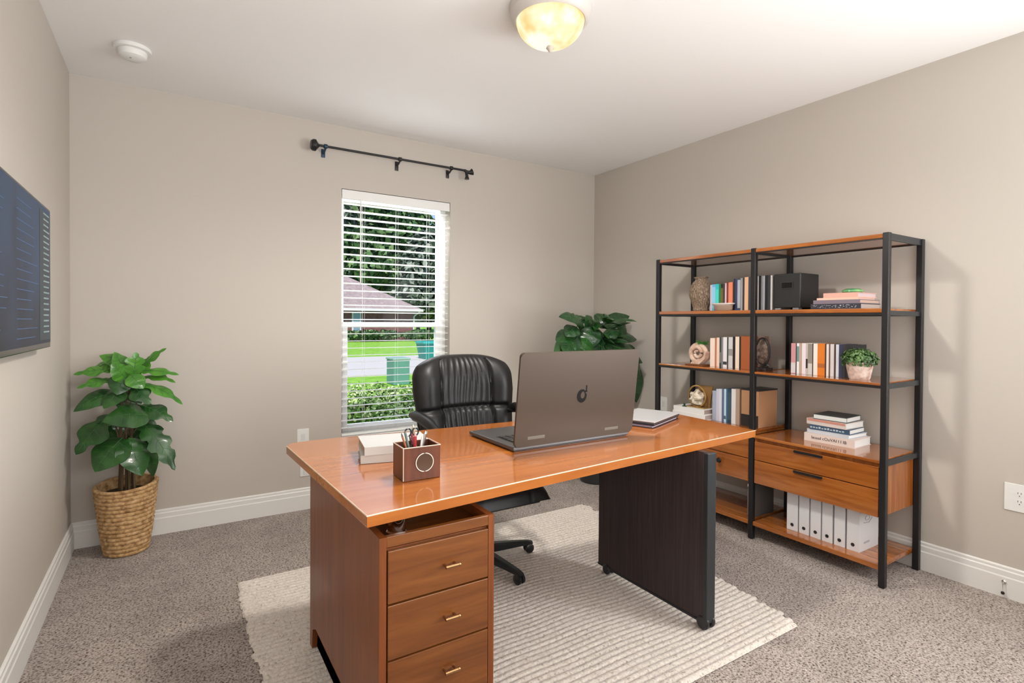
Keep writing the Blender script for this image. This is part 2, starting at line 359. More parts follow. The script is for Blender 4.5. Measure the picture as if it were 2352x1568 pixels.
# ------------------------------------------------------------------ television
ty0, ty1, tz0, tz1 = 1.95, 3.035, 1.212, 1.80; tx = LX+.012
tv = thing('television', 'flat wall television showing dark blue code-like screen on left wall', 'television', (LX, (ty0+ty1)/2, tz0))
bm = new(); box(bm, tx, tx+.038, ty0, ty1, tz0, tz1, .004); obj('frame', bm, mat('tv_bezel', (.03, .03, .035), .2, .3), tv)
sm = mat('screen', (.003, .004, .008), .35, spec=.15); v = texcoord(sm, (1, 1, 1)); sx = N(sm, 'ShaderNodeSeparateXYZ'); LK(sm, v, sx.inputs[0])
ad = N(sm, 'ShaderNodeMath'); ad.operation = 'MULTIPLY_ADD'; ad.inputs[1].default_value = 1.0; ad.inputs[2].default_value = 0; LK(sm, sx.outputs['Z'], ad.inputs[0])
n2 = noise(sm, texcoord(sm, (1, 2.5, 1)), 2.0, 2)
ad2 = N(sm, 'ShaderNodeMath'); ad2.operation = 'ADD'; LK(sm, ad.outputs[0], ad2.inputs[0]); LK(sm, n2, ad2.inputs[1])
LK(sm, ramp(sm, ad2.outputs[0], [(.35, (.002, .004, .008)), (.7, (.004, .014, .036)), (1.0, (.014, .042, .09))]), B(sm).inputs['Emission Color']); B(sm).inputs['Emission Strength'].default_value = .9
bm = new(); box(bm, tx+.038, tx+.0395, ty0+.012, ty1-.010, tz0+.022, tz1-.010); scr = obj('screen', bm, sm, tv)
bm = new()
for i in range(15):
    z = tz1-.06-i*.034
    if z < tz0+.05: break
    for (a0, a1) in ((2.0, 2.30), (2.42, 2.78)):
        l = random.uniform(.6, 1)*(a1-a0); box(bm, tx+.0396, tx+.0402, a0, a0+l, z, z+.0022)
obj('screen_lines', bm, mat('screen_blue', (0, 0, 0), .4, emit=(.04, .16, .38), es=.6), scr)
bm = new(); zz_ = tz1-.04
while zz_ > tz0+.06:
    y = 2.88
    while y < 2.985:
        w = random.uniform(.006, .016); box(bm, tx+.0396, tx+.0402, y, y+w, zz_, zz_+.006); y += w+.005
    zz_ -= .023
obj('screen_text', bm, mat('screen_text', (0, 0, 0), .4, emit=(.55, .75, .7), es=.45), scr)
bm = new(); box(bm, tx+.0396, tx+.04, 2.80, 3.01, tz0+.035, tz1-.03); obj('screen_panel', bm, mat('screen_panel', (0, 0, 0), .3, emit=(.006, .024, .036), es=1, spec=.15), scr)

# ------------------------------------------------------------------ rug
RG = (.28, 2.40, 1.315, 3.02); nx, ny = 430, 345; pit = .0285
X = np.linspace(0, 1, nx)[None, :].repeat(ny, 0); Y = np.linspace(0, 1, ny)[:, None].repeat(nx, 1)
rng = np.random.RandomState(3)
wy = RG[2]+Y*(RG[3]-RG[2]); row = np.floor((wy-RG[2])/pit).astype(int)
jl = rng.uniform(-.012, .012, 80)[row]; jr = rng.uniform(-.02, .02, 80)[row]
# the rug is a slightly skewed quadrilateral with ragged ends
xl = .28+0*Y; xr = 2.345+.20*Y
wx = (xl+jl)+X*((xr+jr)-(xl+jl))
yy = wy+.012*np.sin(wx*5+1)*np.sin(Y*pi)+.006*np.sin(wx*13)*np.sin(Y*pi)
ph = (wy-RG[2])/pit
yarn = np.abs(np.sin(pi*ph))**.33
seg = .5+.5*np.abs(np.sin(pi*(wx/.034+(row % 2)*.5+rng.uniform(0, 1, 80)[row])))**.6
fall = np.clip(np.minimum(np.minimum(X, 1-X)*(RG[1]-RG[0]), np.minimum(Y, 1-Y)*(RG[3]-RG[2]))/.012, 0, 1)**.5
hz = .003+fall*(.0125*yarn*(.72+.28*seg)+.002*rng.rand(ny, nx))
me = bpy.data.meshes.new('area_rug'); vs = np.stack([wx, yy, hz], -1).reshape(-1, 3)
idx = np.arange(nx*ny).reshape(ny, nx); fs = np.stack([idx[:-1, :-1], idx[:-1, 1:], idx[1:, 1:], idx[1:, :-1]], -1).reshape(-1, 4)
base = Vector((1.35, 2.16, 0)); vs = vs-np.array(base)
me.from_pydata(vs.tolist(), [], fs.tolist()); me.materials.append(MW['rug'])
for p_ in me.polygons: p_.use_smooth = True
rug = bpy.data.objects.new('area_rug', me); rug.location = base; COL.objects.link(rug)
props(rug, 'cream braided wool area rug under the desk with ragged edges', 'rug')
RUGZ = .0182

# ------------------------------------------------------------------ desk
DZ = .815
desk = thing('desk', 'glossy cherry wood desk with drawer pedestal and dark castored panel leg', 'desk', (1.4, 1.95, 0))
poly = [(.444, 1.418), (.935, 1.462), (1.45, 1.503), (2.0, 1.545), (2.40, 1.574), (2.44, 2.115), (2.405, 2.24), (1.95, 2.30), (1.5, 2.365), (1.0, 2.395), (.66, 2.432), (.50, 2.436), (.45, 2.428), (.418, 2.408), (.406, 2.38)]
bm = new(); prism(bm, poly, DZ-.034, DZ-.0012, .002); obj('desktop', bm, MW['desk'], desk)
bm = new()
pts = [(x, y, DZ-.0022) for x, y in poly]
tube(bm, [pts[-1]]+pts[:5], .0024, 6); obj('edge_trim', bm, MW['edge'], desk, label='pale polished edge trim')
px0, px1, py0, py1, pz0, pz1 = .480, .842, 1.425, 2.28, .13, .742
# side panels with the cut out foot
def sidepanel(x0, x1):
    bm = new(); pr = [(py0, RUGZ), (py0, pz1), (py1, pz1), (py1, RUGZ), (py1-.035, RUGZ), (py1-.05, .10), (py1-.10, .125), (py0+.10, .125), (py0+.06, RUGZ)]
    A = [bm.verts.new((x0, y, z)) for y, z in pr]; C = [bm.verts.new((x1, y, z)) for y, z in pr]; n = len(pr)
    bm.faces.new(A); bm.faces.new(C[::-1])
    for i in range(n): bm.faces.new((A[i], A[(i+1) % n], C[(i+1) % n], C[i]))
    bmesh.ops.triangulate(bm, faces=[f for f in bm.faces if len(f.verts) > 4])
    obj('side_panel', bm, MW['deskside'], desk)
sidepanel(px0, px0+.02); sidepanel(px1-.02, px1)
bm = new(); box(bm, px0+.02, px1-.02, py1-.02, py1-.004, .13, pz1-.045); obj('back_panel', bm, MW['deskside'], desk)
bm = new(); box(bm, px0+.02, px1-.02, py0+.012, py1-.02, .695, .706); obj('top_panel', bm, MW['deskside'], desk)
bm = new(); box(bm, px0+.02, px1-.02, py0+.008, py1-.02, .13, .145); obj('bottom_panel', bm, MW['deskside'], desk)
bm = new(); box(bm, px0+.02, px1-.02, py0, py0+.018, .712, pz1, .002); box(bm, px0+.02, px1-.02, py0+.018, py1-.02, .7065, .7115); obj('front_rail', bm, MW['drawer'], desk)
bm = new(); box(bm, px0+.02, px1-.02, py0+.021, py0+.026, .146, .706); obj('drawer_shadow_board', bm, MW['gapshade'], desk)  # dark sheet whose colour stands in for shade in the drawer gaps
edges = [(.702, .5555), (.5505, .3995), (.3945, .15)]
for i, (z1_, z0_) in enumerate(edges):
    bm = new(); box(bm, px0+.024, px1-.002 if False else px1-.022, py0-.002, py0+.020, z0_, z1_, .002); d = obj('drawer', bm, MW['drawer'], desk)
    hc = (px0+px1)/2+.03; hz_ = z1_-.075
    bm = new(); tube(bm, [(hc-.022, py0-.022, hz_), (hc+.018, py0-.022, hz_)], .0052, 10)
    for xx in (hc-.018, hc+.014): tube(bm, [(xx, py0-.002, hz_), (xx, py0-.022, hz_)], .0042, 8)
    sph(bm, (hc+.022, py0-.022, hz_), .0062, 10); obj('handle', bm, MW['brass'], d, True)
for (sx_, sy_) in ((.565, 1.525), (.78, 2.2), (.53, 2.2), (.78, 1.95)):
    bm = new(); lathe(bm, [(0, 0), (.030, 0), (.030, .004), (.026, .008), (.033, .0355), (.033, DZ-.034-.7115), (0, DZ-.034-.7115)], (sx_, sy_, .7115), 28); obj('standoff', bm, MW['chrome'], desk, True)
# panel leg
bm = new(); box(bm, 1.925, 1.957, 1.50, 2.165, .058, DZ-.034); obj('panel_leg', bm, MW['laminate'], desk, label='dark brown laminate panel')
bm = new()
box(bm, 1.922, 1.978, 1.478, 1.4995, .050, DZ-.036, .003); box(bm, 1.922, 1.960, 1.50, 2.168, .048, .0575, .001)
obj('panel_trim', bm, MW['greymetal'], desk)
for (cx_, cy_, s_) in ((1.95, 1.503, 1.15), (1.94, 2.10, .95)):
    bm = new(); r_ = .027*s_
    for dx_ in (-.016, .016):
        lathe(bm, [(0, -.010), (r_*.8, -.010), (r_, -.005), (r_, .005), (r_*.8, .010), (0, .010)], (cx_+dx_*s_, cy_, RUGZ+r_), 22, 'x')
    tube(bm, [(cx_-.02, cy_, RUGZ+r_), (cx_+.02, cy_, RUGZ+r_)], .006, 8); cst = obj('caster', bm, MW['blackplastic'], desk, True)
    bm = new(); tube(bm, [(cx_, cy_+.004, RUGZ+r_+.004), (cx_, cy_+.004, .054)], .007, 8); lathe(bm, [(0, 0), (.018, 0), (.016, -.008), (0, -.010)], (cx_, cy_+.004, .054), 14); obj('caster_stem', bm, MW['chrome'], cst, True)

# ------------------------------------------------------------------ office chair
hx, hy = 1.405, 2.567
ch = thing('office_chair', 'black leather high-back office chair behind the desk', 'chair', (hx, hy, 0))
bm = new(); lathe(bm, [(0, .045), (.035, .045), (.045, .07), (.045, .11), (.03, .125), (.03, .20), (.022, .20), (.022, .38), (0, .38)], (hx, hy, 0), 24); obj('column', bm, MW['blackplastic'], ch, True)
for k in range(5):
    a = radians(-77.2+72*k); d = Vector((cos(a), sin(a), 0)); n_ = Vector((-sin(a), cos(a), 0)); h0 = Vector((hx, hy, 0))
    bm = new(); rings = []
    for t, w_, zt, zb in ((.03, .030, .118, .075), (.12, .028, .112, .072), (.24, .023, .098, .070), (.315, .019, .088, .066), (.345, .015, .080, .066)):
        c_ = h0+d*t
        rings.append([bm.verts.new(c_+n_*w_+Vector((0, 0, zb))), bm.verts.new(c_+n_*w_+Vector((0, 0, zt-.010))), bm.verts.new(c_+n_*w_*.55+Vector((0, 0, zt))), bm.verts.new(c_-n_*w_*.55+Vector((0, 0, zt))), bm.verts.new(c_-n_*w_+Vector((0, 0, zt-.010))), bm.verts.new(c_-n_*w_+Vector((0, 0, zb)))])
    for r0, r1 in zip(rings, rings[1:]):
        for i in range(6): bm.faces.new((r0[i], r0[(i+1) % 6], r1[(i+1) % 6], r1[i]))
    bm.faces.new(rings[0]); bm.faces.new(rings[-1][::-1]); obj('base_leg', bm, MW['greymetal'], ch)
    bm = new(); c_ = h0+d*.325; rad = .026
    for s in (-1, 1):
        b2 = new(); lathe(b2, [(0, -.009), (rad*.7, -.009), (rad, -.004), (rad, .005), (rad*.8, .009), (0, .009)], (0, 0, 0), 22, 'x')
        xform(b2, Matrix.Translation(c_+n_*(s*.014)+Vector((0, 0, RUGZ+rad))) @ Matrix.Rotation(a+pi/2, 4, 'Z'))
        mm_ = bpy.data.meshes.new('tmp'); b2.to_mesh(mm_); b2.free(); bm.from_mesh(mm_); bpy.data.meshes.remove(mm_)
    tube(bm, [c_+Vector((0, 0, RUGZ+rad)), c_+Vector((0, 0, .070))], .008, 8); obj('caster', bm, MW['blackplastic'], ch, True)
def cushion(fn, nu, nv):
    """closed quilted pad: fn(u,v,side) -> co ; u,v in 0..1"""
    bm = new(); F = [[bm.verts.new(fn(i/nu, j/nv, 1)) for i in range(nu+1)] for j in range(nv+1)]
    K = [[(F[j][i] if i in (0, nu) or j in (0, nv) else bm.verts.new(fn(i/nu, j/nv, -1))) for i in range(nu+1)] for j in range(nv+1)]
    for j in range(nv):
        for i in range(nu):
            bm.faces.new((F[j][i], F[j][i+1], F[j+1][i+1], F[j+1][i])); bm.faces.new((K[j][i], K[j+1][i], K[j+1][i+1], K[j][i+1]))
    return bm
def gro(t, c, w): return math.exp(-((t-c)/w)**2)
BC = Vector((1.462, 2.80, 0))
def backfn(u, v, s):
    z = .47+.665*v                          # bottom to top
    hw = .268+.055*min(1, v*1.4) - .0*(1-v)
    # rounded top and bottom
    edge = (1-abs(2*u-1)**2.6)
    zz2 = z-(.055*abs(2*u-1)**3.2 if v > .5 else -.03*abs(2*u-1)**3)*(abs(v-.5)*2)
    x = BC.x+(2*u-1)*hw*(1-.10*max(0, (v-.86)/.14)**2-.12*max(0, (.08-v)/.08)**2)
    rim = (1-abs(2*u-1)**5)**.5*(1-abs(2*v-1)**7)**.5
    yb = BC.y+.10*(v-.25)**1 + .055*(2*u-1)**2*(-1)
    if s < 0: return (x, yb+.045*rim+.03, zz2)
    c = abs(2*u-1)
    th = .062*rim
    bol = .024*math.exp(-((c-.76)/.22)**2)      # side bolsters
    pill = .020*math.exp(-((v-.80)/.17)**2)+.022*math.exp(-((v-.30)/.20)**2)
    seam = .020*gro(v, .545, .022)*(1 if c < .95 else .5)+.018*(gro(u, .235+.05*(v-.5), .014)+gro(u, .765-.05*(v-.5), .014))*(1 if .03 < v < .97 else 0)
    pl = 0
    if .25 < u < .75:
        k_ = (u-.25)/.5; am = .0055*sin(k_*pi)**.5*(gro(v, .9, .22)+gro(v, .42, .14)+.3)
        pl = am*abs(sin(k_*pi*9+1.2*sin(v*4+k_*3)+.5*sin(v*9+k_*5)))
    else:
        pl = .0025*sin(v*23+u*9)*gro(v, .5, .12)
    return (x, yb+.028-(th+bol*rim+pill*rim-seam*rim-pl*rim), zz2)
obj('backrest', cushion(backfn, 110, 120), MW['leather'], ch, True)
def shellfn(u, v, s):
    z = .50+.625*v; x = BC.x+(2*u-1)*(.290+.040*min(v, .75))*(1-.16*max(0, (v-.72)/.28)**2); c = 2*u-1
    return (x*(1)+0, BC.y+.10*(v-.25)-.055*c*c+.038+(.030*(1-abs(c)**6)**.5*(1-abs(2*v-1)**8)**.5 if s < 0 else 0), z-.05*abs(c)**3*(v > .5)*(2*v-1))
obj('back_shell', cushion(shellfn, 30, 30), basketmat('worn_tan_back', (.02, .016, .012), (.16, .125, .09), (.45, .38, .28), 70), ch, True, label='worn tan woven back shell')
SC_ = Vector((1.42, 2.53, 0))
def seatfn(u, v, s):
    x = SC_.x+(2*u-1)*.265; c = abs(2*u-1); y = SC_.y+(2*v-1)*.26
    rim = (1-c**6)**.5*(1-abs(2*v-1)**6)**.5
    if s < 0: return (x, y, .43-.035*rim)
    g_ = .014*(gro(u, .22, .015)+gro(u, .78, .015)+gro(v, .45, .02)*(c < .56))
    fl = -.03*max(0, (.25-v)/.25)**2
    return (x, y, .435+fl+rim*(.07-g_+.012*(c**2)))
obj('seat', cushion(seatfn, 50, 50), MW['leather'], ch, True)
bm = new(); box(bm, SC_.x-.24, SC_.x+.22, 2.30, 2.70, .385, .402, .005); box(bm, hx-.07, hx+.07, hy-.12, hy+.14, .345, .39, .01); tube(bm, [(hx+.05, hy-.1, .375), (SC_.x+.27, hy-.16, .372)], .006, 8); obj('seat_mechanism', bm, MW['blackplastic'], ch)
bm = new(); tube(bm, [(hx+.02, hy+.1, .37), (hx+.03, hy+.27, .38), (BC.x, BC.y+.05, .50), (BC.x, BC.y+.10, .65)], .022, 10); obj('back_support', bm, MW['blackplastic'], ch, True)
for s in (-1, 1):
    xa = SC_.x+s*.315
    bm = new(); tube(bm, [(xa-s*.06, 2.66, .425), (xa-s*.01, 2.64, .45), (xa, 2.58, .60), (xa, 2.50, .72), (xa, 2.42, .775)], .016, 10)
    tube(bm, [(xa-s*.05, 2.40, .425), (xa-s*.01, 2.38, .46), (xa, 2.40, .60), (xa, 2.41, .74)], .014, 10)
    tube(bm, [(xa, 2.42, .775), (xa, 2.52, .80), (xa, 2.66, .812), (xa-s*.02, 2.77, .80)], .014, 10)
    obj('armrest', bm, MW['blackplastic'], ch, True)
    bm = new(); prof = [(2.40, .772), (2.44, .79), (2.52, .812), (2.62, .826), (2.70, .828), (2.76, .822)]
    tube(bm, [(xa, y, z) for y, z in prof], [.014, .024, .028, .028, .026, .016], 12); obj('arm_pad', bm, MW['leather'], ch, True)

# ------------------------------------------------------------------ laptop
lb = (1.15, 1.775, 1.80, 2.175)
lt = thing('laptop', 'large open taupe laptop with dark fruit emblem on its lid', 'laptop', (1.46, 2.0, DZ))
alu = mat('taupe_aluminium', (.085, .062, .047), .42, .5)
alu2 = mat('dark_silver_aluminium', (.10, .095, .095), .35, .6)
bm = new(); box(bm, lb[0], lb[1], lb[2], lb[3], DZ+.004, DZ+.020, .004, 3); obj('base', bm, alu2, lt)
bm = new(); box(bm, lb[0]+.01, lb[1]-.01, lb[2]+.01, lb[3]-.01, DZ, DZ+.004); obj('underside', bm, MW['blackplastic'], lt)
bm = new(); box(bm, lb[0]+.04, lb[1]-.04, lb[2]+.05, lb[2]+.20, DZ+.020, DZ+.0208); kbd = obj('keyboard', bm, MW['blackplastic'], lt)
bm = new()
for r__ in range(5):
    for c__ in range(16):
        x_ = lb[0]+.048+c__*.0335; y_ = lb[2]+.056+r__*.0285; box(bm, x_, x_+.029, y_, y_+.024, DZ+.0208, DZ+.0235)
obj('keys', bm, MW['blackplastic'], kbd)
bm = new(); box(bm, 1.37, 1.55, lb[2]+.225, lb[2]+.345, DZ+.020, DZ+.0206); obj('trackpad', bm, cm((.10, .10, .11), .25), lt)
# lid: leans back towards the camera by a few degrees
tilt = radians(7); hinge = Vector((0, lb[2]+.004, DZ+.016)); LM = Matrix.Translation(hinge) @ Matrix.Rotation(tilt, 4, 'X')
LH = .385
def lid(x0, x1, d0, d1, z0, z1, bev=0, seg=2):
    bm = new(); box(bm, x0, x1, d0, d1, z0, z1, bev, seg); xform(bm, LM); return bm
lidb = new(); A = []
rr = .018; L0, L1 = 1.150, 1.790
corner = []
for (cx_, cz_, a0) in ((L1-rr, LH-rr, 0), (L0+rr, LH-rr, 90), (L0+rr, .002+rr, 180), (L1-rr, .002+rr, 270)):
    for k in range(6):
        a = radians(a0+18*k); corner.append((cx_+rr*cos(a), cz_+rr*sin(a)))
F_ = [lidb.verts.new((x, -.010, z)) for x, z in corner]; K_ = [lidb.verts.new((x, 0, z)) for x, z in corner]
lidb.faces.new(F_); lidb.faces.new(K_[::-1])
for i in range(len(corner)): lidb.faces.new((F_[i], F_[(i+1) % 24], K_[(i+1) % 24], K_[i]))
bmesh.ops.bevel(lidb, geom=[e for e in lidb.edges if abs(e.verts[0].co.y+.010) < 1e-6 and abs(e.verts[1].co.y+.010) < 1e-6], offset=.003, segments=2, affect='EDGES')
xform(lidb, LM); lido = obj('lid', lidb, alu, lt)
obj('display', lid(L0+.012, L1-.012, .0002, .0012, .02, LH-.012), mat('display_glass', (.01, .01, .012), .1), lido)
ex = AY(1327, 915, lb[2]).x+.0; ez = LH*.50
bm = new(); pts_ = []
for k in range(28):
    a = radians(50+ 300*k/27); pts_.append((ex+.020*cos(a), -.0108, ez+.024*sin(a)))
# dark ring shaped fruit emblem with an upright stalk
R1 = [bm.verts.new((ex-.002+.026*cos(2*pi*k/28)*(1 if k not in (2, 3, 4) else .8), -.0112, ez+.029*sin(2*pi*k/28))) for k in range(28)]
R2 = [bm.verts.new((ex+.003+.012*cos(2*pi*k/28), -.0112, ez+.002+.017*sin(2*pi*k/28)*(1 if sin(2*pi*k/28) > 0 else .8))) for k in range(28)]
R1b = [bm.verts.new(v_.co+Vector((0, .0008, 0))) for v_ in R1]; R2b = [bm.verts.new(v_.co+Vector((0, .0008, 0))) for v_ in R2]
for k in range(28):
    k2 = (k+1) % 28
    bm.faces.new((R1[k], R1[k2], R2[k2], R2[k])); bm.faces.new((R1[k], R1b[k], R1b[k2], R1[k2])); bm.faces.new((R2[k], R2[k2], R2b[k2], R2b[k]))
box(bm, ex+.018, ex+.023, -.0112, -.0104, ez+.018, ez+.045); box(bm, ex+.012, ex+.026, -.0112, -.0104, ez+.016, ez+.022)
xform(bm, LM); obj('emblem', bm, mat('emblem_black', (.004, .004, .005), .5, spec=.2), lido, label='dark fruit-shaped emblem')
bm = new(); box(bm, L0+.06, L0+.145, -.0112, -.0098, .030, .043, .001); xform(bm, LM); obj('label_plate', bm, cm((.17, .155, .13), .4, .3), lido)
bm = new(); box(bm, L1-.17, L1-.09, -.0112, -.0098, .026, .038, .001); xform(bm, LM); obj('label_plate', bm, cm((.17, .155, .13), .4, .3), lido)

# closed laptop on dark folder at the right of the desk
an = radians(21)
cl2 = thing('closed_laptop', 'thin silver closed laptop on a dark folder beside the open laptop', 'laptop', (2.12, 2.02, DZ+.014), rot=(0, 0, an))
def lbox(x0, x1, y0, y1, z0, z1, bev=0):
    bm = new(); box(bm, x0, x1, y0, y1, z0, z1, bev); return bm
obj('base', lbox(-.17, .18, -.115, .125, .0005, .010, .003), cm((.08, .08, .085), .4, .5), cl2, local=True)
obj('lid', lbox(-.17, .18, -.115, .125, .0105, .018, .003), cm((.62, .62, .63), .35, .4), cl2, local=True)
fo = thing('document_folder', 'dark folder with loose papers under the closed silver laptop', 'folder', (2.12, 2.02, DZ), rot=(0, 0, an))
obj('cover', lbox(-.18, .172, -.11, .12, .0, .003), cm((.03, .02, .03)), fo, local=True)
bm = new(); box(bm, -.172, .16, -.105, .115, .003, .0105); obj('papers', bm, cm((.55, .47, .52)), fo, local=True)
bm = new(); box(bm, -.178, .17, -.112, .118, .0106, .0135); obj('top_cover', bm, cm((.05, .03, .05)), fo, local=True)
# books on the desk
def flatbook(name, label, loc, w, d, t, rot, cover, pages, group=None, spine=0, cat='book', title=None):
    """lying book: w along local x (spine at -y side), d along local y"""
    o = thing(name, label, cat, loc, group, (0, 0, rot)); ct = min(.003, t*.14)
    bm = new(); box(bm, -w/2, w/2, -d/2, d/2, 0, ct); box(bm, -w/2, w/2, -d/2, d/2, t-ct, t); box(bm, -w/2, w/2, -d/2, -d/2+ct, ct, t-ct); obj('cover', bm, cover, o, local=True)
    bm = new(); box(bm, -w/2+.004, w/2-.004, -d/2+ct, d/2-.004, ct+.0002, t-ct-.0002); obj('pages', bm, pages, o, local=True)
    return o
PG = mat('paper_pages', (.70, .66, .60), .8); v = texcoord(PG, (1, 1, 1))
wv = N(PG, 'ShaderNodeTexWave'); wv.bands_direction = 'Z'; wv.inputs['Scale'].default_value = 180; LK(PG, v, wv.inputs[0]); LK(PG, ramp(PG, wv.outputs['Fac'], [(0, (.56, .51, .45)), (1, (.76, .72, .66))]), B(PG).inputs['Base Color'])
PW = mat('white_pages', (.82, .81, .79), .7)
flatbook('book', 'thick pale grey book, lower of the two stacked beside the pen holder', (.728, 2.005, DZ), .25, .20, .030, radians(-14), cm((.50, .46, .42)), cm((.42, .36, .30)), 'books on the desk')
flatbook('book', 'light grey covered book lying uppermost beside the wooden pen holder', (.735, 2.01, DZ+.0305), .25, .21, .030, radians(-10), cm((.55, .53, .50), .35), cm((.40, .31, .22)), 'books on the desk')

# pen holder
ph_ = thing('pen_holder', 'square brown wooden pen holder with round ringed emblem on desk', 'pen holder', (.700, 1.70, DZ), rot=(0, 0, radians(-2)))
hw_, hd_, hh_ = .064, .052, .108
wm = wood('holder_wood', (.06, .014, .003), (.11, .026, .006), (.16, .042, .010), 'z', .45, .1)
bm = new(); t_ = .006
box(bm, -hw_, hw_, -hd_, -hd_+t_, 0, hh_, .001); box(bm, -hw_, hw_, hd_-t_, hd_, 0, hh_, .001); box(bm, -hw_, -hw_+t_, -hd_+t_, hd_-t_, 0, hh_); box(bm, hw_-t_, hw_, -hd_+t_, hd_-t_, 0, hh_); box(bm, -hw_+t_, hw_-t_, -hd_+t_, hd_-t_, 0, t_)
obj('box', bm, wm, ph_, local=True)
bm = new()
for a_, b_ in (((-hw_, -hd_), (hw_, -hd_)), ((-hw_, -hd_), (-hw_, hd_)), ((hw_, -hd_), (hw_, hd_)), ((-hw_, hd_), (hw_, hd_))): tube(bm, [(a_[0], a_[1], hh_), (b_[0], b_[1], hh_)], .0016, 6)
tube(bm, [(-hw_, -hd_, 0.002), (-hw_, -hd_, hh_)], .0014, 6); obj('edging', bm, cm((.75, .60, .48), .3), ph_, local=True, label='pale edge lines')
bm = new(); lathe(bm, [(0, 0), (.029, 0), (.029, -.003), (0, -.003)], (.008, -hd_, hh_*.52), 32, 'y'); obj('emblem_disc', bm, cm((.07, .035, .018), .3), ph_, True, True)
bm = new(); tube(bm, [(.008+.030*cos(2*pi*k/32), -hd_-.0025, hh_*.52+.030*sin(2*pi*k/32)) for k in range(33)], .0015, 6, False); obj('emblem_ring', bm, cm((.8, .75, .66), .3), ph_, True, True)
bm = new(); box(bm, -hw_+t_+.0004, hw_-t_-.0004, -hd_+t_+.0004, hd_-t_-.0004, t_+.0002, .085); obj('foam_filling', bm, cm((.012, .012, .014), .9), ph_, local=True)
def stick(name, label, cat, x, y, tx_, ty_, L, r, col, tip=None, metal=0, flat=False):
    b0 = Vector((.700+x, 1.70+y, DZ+.0855)); d_ = Vector((tx_, ty_, 1)).normalized()
    o = thing(name, label, cat, b0, 'pens and tools in the holder'); bm = new()
    tube(bm, [b0, b0+d_*L], r, 8 if not flat else 4); obj('barrel', bm, cm(col, .35, metal), o, True)
    bm = new(); tube(bm, [b0+d_*L, b0+d_*(L+.010)], [r*.9, r*.35], 8); obj('tip', bm, cm(tip or col, .4, metal), o, True)
stick('pencil', 'orange-brown pencil leaning left in the pen holder', 'pencil', -.040, -.020, -.32, 0, .060, .0035, (.32, .10, .04), (.05, .05, .05))
stick('pen', 'grey-green pen beside the orange-brown pencil', 'pen', -.030, -.012, -.20, .1, .062, .0045, (.10, .14, .13))
stick('marker', 'red marker standing in the middle of the pen holder', 'marker', -.010, -.010, .02, 0, .050, .0055, (.45, .03, .04), (.7, .3, .3))
stick('marker', 'dark red marker leaning behind the bright red one', 'marker', -.002, .012, -.14, .2, .056, .0050, (.25, .02, .03))
stick('ruler', 'cream wooden stick rising tallest from the pen holder', 'ruler', .006, .02, -.06, .2, .072, .0045, (.62, .50, .36), None, 0, True)
stick('letter_opener', 'silver blade leaning right in the pen holder', 'letter opener', .012, -.012, .24, .0, .056, .0048, (.60, .58, .55), None, .9, True)
stick('letter_opener', 'darker steel blade at the far right of the pen holder', 'letter opener', .022, .004, .34, .1, .052, .0042, (.30, .29, .28), None, .9, True)
stick('pen', 'white pen with slim barrel among the red markers', 'pen', .004, -.022, .10, -.1, .048, .0035, (.75, .74, .72))
sc_o = thing('scissors', 'black handled scissors stuck handles-up in the pen holder', 'scissors', (.690, 1.715, DZ+.0855), 'pens and tools in the holder')
bm = new()
for s in (-1, 1): tube(bm, [(.690+s*.013+.011*cos(2*pi*k/16), 1.72, DZ+.0855+.058+.013*sin(2*pi*k/16)) for k in range(17)], .0028, 6, False)
obj('handles', bm, MW['blackplastic'], sc_o, True)
bm = new()
for s in (-1, 1): tube(bm, [(.690-s*.004, 1.72, DZ+.0856), (.690+s*.008, 1.72, DZ+.0855+.046)], .0028, 6)
obj('blades', bm, MW['chrome'], sc_o)

# ------------------------------------------------------------------ shelving unit
PS = .030
SH = thing('shelving_unit', 'wide black-framed cherry wood shelving unit against the right wall', 'shelving unit', (3.23, 2.03, 0))
FXP, RXP = 3.025, 3.41       # front/rear post outer x start
ys = [1.272, 2.000, 2.768]; yr = [1.292, 2.010, 2.700]
for i, y in enumerate(ys):
    bm = new(); box(bm, FXP, FXP+PS, y, y+PS, .004 if i else .004, 1.792, .003); box(bm, FXP+.004, FXP+PS-.004, y+.004, y+PS-.004, 0, .004); obj('post', bm, MW['blackmetal'], SH)
for y in ys:
    bm = new(); box(bm, RXP, RXP+PS, y, y+PS, .0, 1.790, .003); obj('post', bm, MW['blackmetal'], SH)
def plank(name, y0, y1, zt, th=.024, x0=FXP+.004, x1=RXP+PS-.002, m_=None, bev=.003):
    bm = new(); box(bm, x0, x1, y0, y1, zt-th, zt, bev); obj(name, bm, m_ or MW['shelf'], SH)
def rails(y0, y1, z, h=.018):
    bm = new()
    box(bm, FXP+.006, FXP+.022, y0, y1, z-h, z); obj('rail', bm, MW['blackmetal'], SH)
    bm = new(); box(bm, RXP+.006, RXP+.022, y0, y1, z-h, z); obj('rail', bm, MW['blackmetal'], SH)
bays = [(ys[0]+PS, ys[1]), (ys[1]+PS, ys[2])]
LV = []
for (b0, b1), ztop_cab in zip(bays, (.642, .667)):
    plank('top_board', b0, b1, 1.788, .022); rails(b0, b1, 1.766, .006)
    plank('shelf_board', b0, b1, 1.412, .022); rails(b0, b1, 1.390, .014)
    plank('shelf_board', b0, b1, 1.034, .014); rails(b0, b1, 1.020, .014)
    plank('cabinet_top', b0, b1, ztop_cab, .016)
    plank('bottom_shelf', b0, b1, .112, .026)
for y in ys:   # side rails between front and rear posts
    for z, h in ((1.790, .034), (1.412-.012, .024), (1.034-.004, .026), (.642-.003, .026)):
        bm = new(); box(bm, FXP+PS, RXP, y+.008, y+PS-.008, z-h, z); obj('side_rail', bm, MW['greymetal'], SH)
